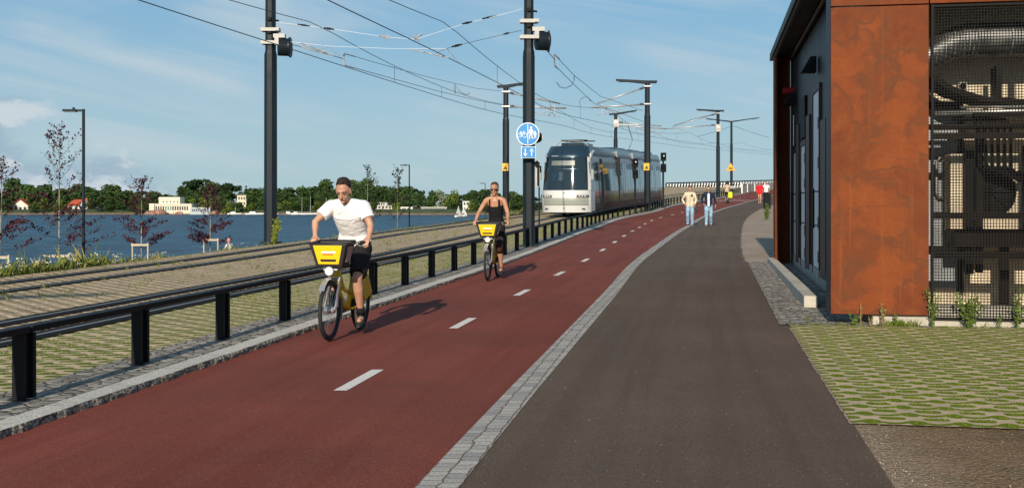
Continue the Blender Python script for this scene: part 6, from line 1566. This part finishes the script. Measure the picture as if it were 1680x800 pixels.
# ------------------------------------------------------------------ near vegetation
def zbank(x, y):
    z0 = zp(y)+LZ-.012; e = ED(y); run = (z0-SHELF)*1.6
    tab = [(e, z0), (e-.12, z0-.03), (e-run*.5, (z0+SHELF)/2+.12), (e-run, SHELF), (e-run-8, SHELF)]
    for a, b in zip(tab, tab[1:]):
        if x >= b[0]: f = (a[0]-x)/max(1e-6, a[0]-b[0]); return a[1]+(b[1]-a[1])*max(0, min(1, f))
    return SHELF
def fn_blade(c0, c1, c2):
    def fn(t, b, tc):
        geo = t.node('ShaderNodeNewGeometry'); r = geo.outputs['Random Per Island']
        c = t.mix(t.ramp(r, 0, .6), c0, c1); c = t.mix(t.ramp(r, .6, 1), c, c2); t.put(b.inputs['Base Color'], c)
    return fn
M_blade = material('grass_blades', (.1, .12, .03), .8, spec=.15, fn=fn_blade((.05, .09, .012), (.13, .16, .03), (.30, .25, .10)))
M_lawn = material('short_grass', (.06, .1, .01), .8, spec=.15, fn=fn_blade((.06, .095, .006), (.12, .16, .010), (.18, .22, .02)))
M_flower = material('white_petals', (.72, .70, .62), .8, spec=.1)
M_purple = material('purple_leaves', (.06, .015, .03), .7, spec=.2, fn=fn_blade((.035, .008, .018), (.075, .018, .035), (.05, .03, .02)))
M_dkleaf = material('dark_young_leaves', (.03, .035, .02), .7, spec=.2, fn=fn_blade((.02, .022, .015), (.04, .045, .02), (.05, .03, .03)))
M_weed = material('weed_leaves', (.07, .12, .02), .7, spec=.2, fn=fn_blade((.045, .085, .015), (.09, .14, .025), (.14, .17, .04)))
M_dry = material('dry_stalks', (.30, .19, .09), .9, fn=fn_blade((.22, .13, .06), (.34, .22, .10), (.12, .14, .03)))
M_yshrub = material('yellow_green_foliage', (.2, .24, .03), .8, fn=fn_blade((.14, .18, .02), (.24, .27, .04), (.08, .12, .02)))
M_twig = material('pale_young_bark', (.33, .28, .23), .85, var=.2); M_stake = material('raw_timber_stake', (.48, .40, .30), .85, var=.15)
def blade(mb, p, h, w_, rnd, lean=.35):
    a = rnd.uniform(0, 6.28); dx, dy = math.cos(a)*w_, math.sin(a)*w_; lx, ly = rnd.gauss(0, lean)*h, rnd.gauss(0, lean)*h
    i = len(mb.v); mb.v += [(p[0]-dx, p[1]-dy, p[2]), (p[0]+dx, p[1]+dy, p[2]), (p[0]+lx*.4+dx*.5, p[1]+ly*.4+dy*.5, p[2]+h*.6), (p[0]+lx, p[1]+ly, p[2]+h)]; mb.f += [(i, i+1, i+2), (i, i+2, i+3)]
rnd = random.Random(21)
mb = MB(); fl = MB(); stm = MB()
for k in range(32000):
    y = 14+96*rnd.random()**1.75; q = abs(rnd.gauss(0, .75)) if y < 60 else abs(rnd.gauss(0, 1.4)); x = ED(y)+.05-q
    cl = math.sin(x*2.3+y*1.7)+math.sin(y*.83+1)+rnd.gauss(0, .7)
    if cl < -.6 and y > 26: continue
    tall = 1.15 if y < 24 else (.75 if y < 27 else (.42 if y < 62 else .9)); h = rnd.uniform(.12, .46)*tall*(1.3 if cl > 1.6 else .8)
    if q < .18: h *= .5
    blade(mb, (x, y, zbank(x, y)-.02), h, .004+.0035*y/20, rnd)
tag(obj('verge_grass', mb, M_blade, fix=False), 'wild grass and weeds growing along the water-side edge of the tram paving', 'grass', kind='stuff')
for k in range(900):
    y = 15+12*rnd.random()**1.1 if k < 780 else rnd.uniform(26, 42); x = ED(y)-abs(rnd.gauss(.2, .4)); h = rnd.uniform(.15, .46)*(1 if y < 23 else (.75 if y < 25 else .6)); z = zbank(x, y)
    if rnd.random() < .6 and y > 22.5: continue
    h *= .8; blade(stm, (x, y, z), h, .006, rnd, .08); s = rnd.uniform(.009, .024)*(1 if y < 26 else .8)
    for j in range(2 if s < .016 else 5):
        p = Vector((x+rnd.gauss(0, .03), y+rnd.gauss(0, .03), z+h+rnd.gauss(0, .012))); leafquad(fl, p, s*.8, rnd)
tag(obj('wild_flowers', fl, M_flower, fix=False), 'small white wild flowers in the grass at the left edge above the water', 'flowers', kind='stuff')
tag(obj('flower_stems', stm, M_blade, fix=False), 'thin green stems under the white wild flowers at the left edge', 'stems', kind='stuff')
# grass in the yard pavers and in the verge pavers
mb = MB(); inv = BM
for k in range(150000):
    lx = rnd.uniform(-.48, 6.4); ly = -YD+rnd.random()*(YD+.08)
    q = BM @ Vector((lx, ly, 0)); px = CX+q.x/q.y*F
    if px > 1720: continue
    if not g_mask(lx+rnd.gauss(0, .006), ly+rnd.gauss(0, .006), PU, PV): continue
    n = math.sin(lx*1.9+2)*math.sin(ly*2.3+lx)+rnd.gauss(0, .35)
    if n < -.75: continue
    if lx < -.3 and rnd.random() < .6: continue
    blade(mb, (q.x, q.y, zp(q.y)+.008), rnd.uniform(.005, .016)*(1.6 if ly > -.12 else 1), .0045, rnd, .5)
for k in range(5000):
    lx = rnd.uniform(.5, 6.0); ly = -abs(rnd.gauss(0, .07))+.05; q = BM @ Vector((lx, ly, 0))
    if math.sin(lx*3.1)+math.sin(lx*7.7+1)+rnd.gauss(0, .5) < .9: continue
    blade(mb, (q.x, q.y, zp(q.y)+.005), rnd.uniform(.03, .10), .003, rnd, .4)
tag(obj('paver_grass', mb, M_lawn, fix=False), 'short green grass growing in the gaps of the wavy concrete pavers before the building', 'grass', kind='stuff')
mb = MB()
for k in range(60000):
    y = 6+20*rnd.random()**1.4; a, b = NEAR(y)+.76, C0(y)-.88; x = rnd.uniform(a, b)
    if not g_mask(x-C0(y)+rnd.gauss(0, .01), y*1.02+rnd.gauss(0, .01), .34, .29): continue
    if math.sin(x*2.1+y*.6)+math.sin(y*1.3)+rnd.gauss(0, .6) < .1: continue
    blade(mb, (x, y, zp(y)+LZ-.005), rnd.uniform(.01, .035), .0035, rnd, .5)
for k in range(700):
    y = 16+70*rnd.random()**1.2; x = rnd.uniform(ED(y)+.2, NEAR(y)-.9) if rnd.random() < .7 else rnd.uniform(NEAR(y)+.8, C0(y)-.9)
    if abs(abs(x-FARC(y))-.56) < .25: continue
    for j in range(9): blade(mb, (x+rnd.gauss(0, .05), y+rnd.gauss(0, .05), zp(y)+LZ-.005), rnd.uniform(.03, .10), .004+.002*y/30, rnd, .5)
tag(obj('track_bed_grass', mb, M_blade, fix=False), 'tufts of grass and weeds between the pavers of the tram bed behind the low railing', 'grass', kind='stuff')
# loose stones
mb = MB()
for k in range(1500):
    y = rnd.uniform(5.2, 9.3) if k < 1000 else rnd.uniform(9, 13); lim = PR(y); x = lim+abs(rnd.gauss(0, .12)) if k % 3 else lim+rnd.uniform(0, 2.4)
    if k >= 1000: x = lim+abs(rnd.gauss(0, .05))
    if y > 7.6 and k % 3 == 0: continue
    s = rnd.uniform(.002, .0055); mb.sph((x, y, zp(y)+s*.5), (s, s*rnd.uniform(.7, 1.2), s*.7), 5, 4)
for k in range(260):
    y = rnd.uniform(5.3, 16); x = rnd.uniform(DV(y)+.25, PR(y)); s = rnd.uniform(.0015, .004); mb.sph((x, y, zp(y)+s*.6), (s, s, s*.7), 5, 4)
tag(obj('loose_stones', mb, material('loose_stone', (.3, .25, .2), .9, fn=fn_blade((.14, .10, .07), (.26, .20, .15), (.42, .37, .31))), fix=False), 'small loose stones and grit along the edge of the grey footpath', 'gravel', kind='stuff')

# young trees on the promenade
def ytree(label, px, y, ytop, leafm, seed, dens=1.0, low=True, zb=None, lean=0.0):
    r = random.Random(seed); x = mx(px, y); zb = SHELF if zb is None else zb; H = mz(ytop, y)-zb
    t = thing('young_tree', label, 'tree', (x, y, zb), 0, 'young street trees along the shore')
    trp = [V(0, 0, -.1), V(lean*.3, 0, H*.35), V(lean*.7, .02, H*.65), V(lean, 0, H)]
    m = MB(); m.loft(trp, [.030, .022, .014, .004], n=7); obj('trunk', m, M_twig, t, smooth=True)
    br = MB(); lf = MB(); n = int(30*dens)
    for i in range(n):
        u = .18+.78*i/n; zz = H*u; base = V(lean*u, 0, zz); a = r.uniform(0, 6.28); L = H*(.26*(1-u)+.06)*r.uniform(.7, 1.2); up = .55+.7*u
        if low and u < .5: L *= 1.25; up = .35
        tip = base+V(math.cos(a)*L, math.sin(a)*L, L*up*r.uniform(.8, 1.3)); mid = base.lerp(tip, .5)+V(0, 0, -L*.10); br.loft([base, mid, tip], [.008, .006, .003], n=4)
        for j in range(int((34 if (low and u < .5) else 13)*dens)):
            f = r.uniform(.35, 1.05); p = base.lerp(tip, f)+V(r.gauss(0, .05), r.gauss(0, .05), r.gauss(0, .05))
            leafquad(lf, p, r.uniform(.03, .06)*(y/38)**.5, r)
    for j in range(int(30*dens)): leafquad(lf, V(lean+r.gauss(0, .07), r.gauss(0, .07), H*r.uniform(.86, 1.0)), .04*(y/38)**.5, r)
    obj('branches', br, M_dkleaf, t); obj('crown', lf, leafm, t, fix=False)
    return t
def stakes(label, px, y, w_=.75, h=1.05):
    x = mx(px, y); t = thing('tree_stake_frame', label, 'tree stakes', (x, y, SHELF), 0, 'timber stake frames round the young trees')
    for sx in (-w_/2, w_/2): m = MB(); m.tube((sx, 0, -.2), (sx, 0, h), .035, n=8); obj('stake', m, M_stake, t, smooth=True, autos=40)
    m = MB(); m.box((0, -.045, h-.08), (w_+.08, .02, .09)); obj('crossbar', m, M_stake, t)
ytree('young tree with sparse dark purple leaves just left of the tall street lamp', 97, 38, 206, M_purple, 2, 1.35)
ytree('young purple-leaved tree cut by the left edge of the picture, bending over the water', -2, 36, 262, M_purple, 5, 1.25, lean=.12)
ytree('young purple-leaved tree between the tall street lamp and the cream villa', 232, 47, 292, M_purple, 8, 1.3)
ytree('young purple-leaved tree right of the cream villa, near the sitting person', 345, 52, 306, M_purple, 11, 1.45)
ytree('thin young tree with few dark leaves above the cyclist\'s shoulder, left of its pair', 603, 85, 272, M_dkleaf, 14, 1.0, low=False)
ytree('thin young tree with few dark leaves next to the street lamp above the water', 652, 88, 277, M_dkleaf, 17, 1.1, low=False)
stakes('pale timber stake frame of the tree just left of the tall street lamp', 94, 37.8, .8, .95); stakes('pale timber stake frame of the tree at the left edge of the picture', -6, 35.8, .8, 1.0)
stakes('pale timber stake frame of the tree left of the cream villa', 230, 46.8, .66, 1.0); stakes('pale timber stake frame beside the sitting person', 346, 51.8, .66, 1.05)
tag(obj('boulder', MB().sph((mx(377, 49), 49, -1.2), (.55, .5, .30), 12, 8), M_rock, smooth=True), 'low boulder under the person sitting on the grassy bank', 'boulder')

def plant(label, p, h, spread, n, leafm, seed, ls=.018, stems=5, name='weed', cat='weed', group='weeds growing along the front of the building', tilt=0):
    r = random.Random(seed); t = thing(name, label, cat, p, 0, group); m = MB(); lf = MB(); tips = []
    for i in range(stems):
        a = r.uniform(0, 6.28); q = spread*r.uniform(.3, 1); tip = V(math.cos(a)*q+tilt*h, math.sin(a)*q*.6, h*r.uniform(.6, 1)); mid = V(tip.x*.35, tip.y*.35, tip.z*.55); m.loft([V(r.gauss(0, .01), 0, -.02), mid, tip], [.004, .003, .0015], n=4); tips.append((mid, tip))
    for j in range(n):
        mid, tip = r.choice(tips); f = r.random(); pt = (mid*f*2 if f < .5 else mid.lerp(tip, f*2-1))
        if pt.z < h*.12: continue
        leafquad(lf, pt+V(r.gauss(0, ls), r.gauss(0, ls), r.gauss(0, ls)), ls*r.uniform(.6, 1.2), r)
    obj('stem', m, leafm, t); obj('leaves', lf, leafm, t, fix=False); return t
def front(px, ly=-.10):
    lo, hi = -1.0, 7.0
    for _ in range(40):
        mdl = (lo+hi)/2; q = BM @ Vector((mdl, ly, 0))
        if CX+q.x/q.y*F < px: lo = mdl
        else: hi = mdl
    q = BM @ Vector((lo, ly, 0)); return (q.x, q.y, zp(q.y))
for a in (('largest leafy green weed bush before the first mesh panel', 1590, .46, .20, 420, M_weed, 1, .022, 14), ('tall leafy weed at the left foot of the first mesh panel', 1530, .52, .09, 170, M_weed, 2, .018, 7), ('tall leafy weed before the post between the two mesh panels', 1671, .50, .07, 190, M_weed, 3, .020, 6),
          ('small weed sprig between the bush and the mesh post', 1640, .18, .05, 50, M_weed, 4, .014, 5), ('low leafy weed at the foot of the corten panel, left part', 1402, .15, .12, 110, M_weed, 5, .018, 8), ('thin dry stalk standing before the corten panel', 1412, .34, .02, 40, M_dry, 6, .009, 2),
          ('brown and green dry seed stalks before the middle of the corten panel', 1448, .32, .07, 130, M_dry, 7, .012, 6), ('upright green weed right of the dry stalks', 1470, .26, .05, 60, M_weed, 8, .012, 4), ('small weed sprig at the left corner of the corten panel', 1327, .16, .03, 30, M_weed, 9, .010, 3), ('short dry weed left of the dry seed stalks', 1428, .16, .05, 40, M_dry, 10, .010, 5)):
    plant(a[0], front(a[1], -.08 if a[1] != 1327 else -.02), *a[2:6], a[6], a[7], a[8])
o = plant('yellow-green feathery shrub leaning against the foot of the big near mast', (mx(449, 32.9), 32.9, zp(32.9)+.05), .78, .12, 1500, M_yshrub, 12, .028, 16, 'shrub', 'shrub', None, .14)
plant('green weed at the right edge of the gravel beyond the building corner', (mx(1258, 57), 57, zp(57)), .75, .16, 260, M_weed, 13, .05, 7, 'weed', 'weed', None)
plant('green weed at the foot of the dark bin near the building corner', (mx(1258, 74), 74, zp(74)), .45, .2, 200, M_weed, 14, .05, 7, 'weed', 'weed', None)
t = thing('litter_bin', 'dark upright litter bin by the footpath just beyond the building corner', 'bin', (mx(1258.5, 76), 76, zp(76)))
m = MB(); m.box((0, 0, .5), (.42, .42, .95), top=1.05); obj('body', m, M_black, t, bevel=.03); m = MB(); m.box((0, 0, 1.02), (.48, .48, .07)); obj('lid', m, M_black, t, bevel=.02); m = MB(); m.box((0, -.225, .82), (.28, .02, .12)); obj('opening', m, M_dark, t)
# the mast behind the viewer whose shadow falls over the rails
mast('dark mast of the water-side row standing behind the viewer, its shadow falling over the rails', -11.3, -2.6, 8.0, 5.8, .195, ((-1.1, .1, .2), (1.3, .2, .2)), 0, (5.4, 5.9))
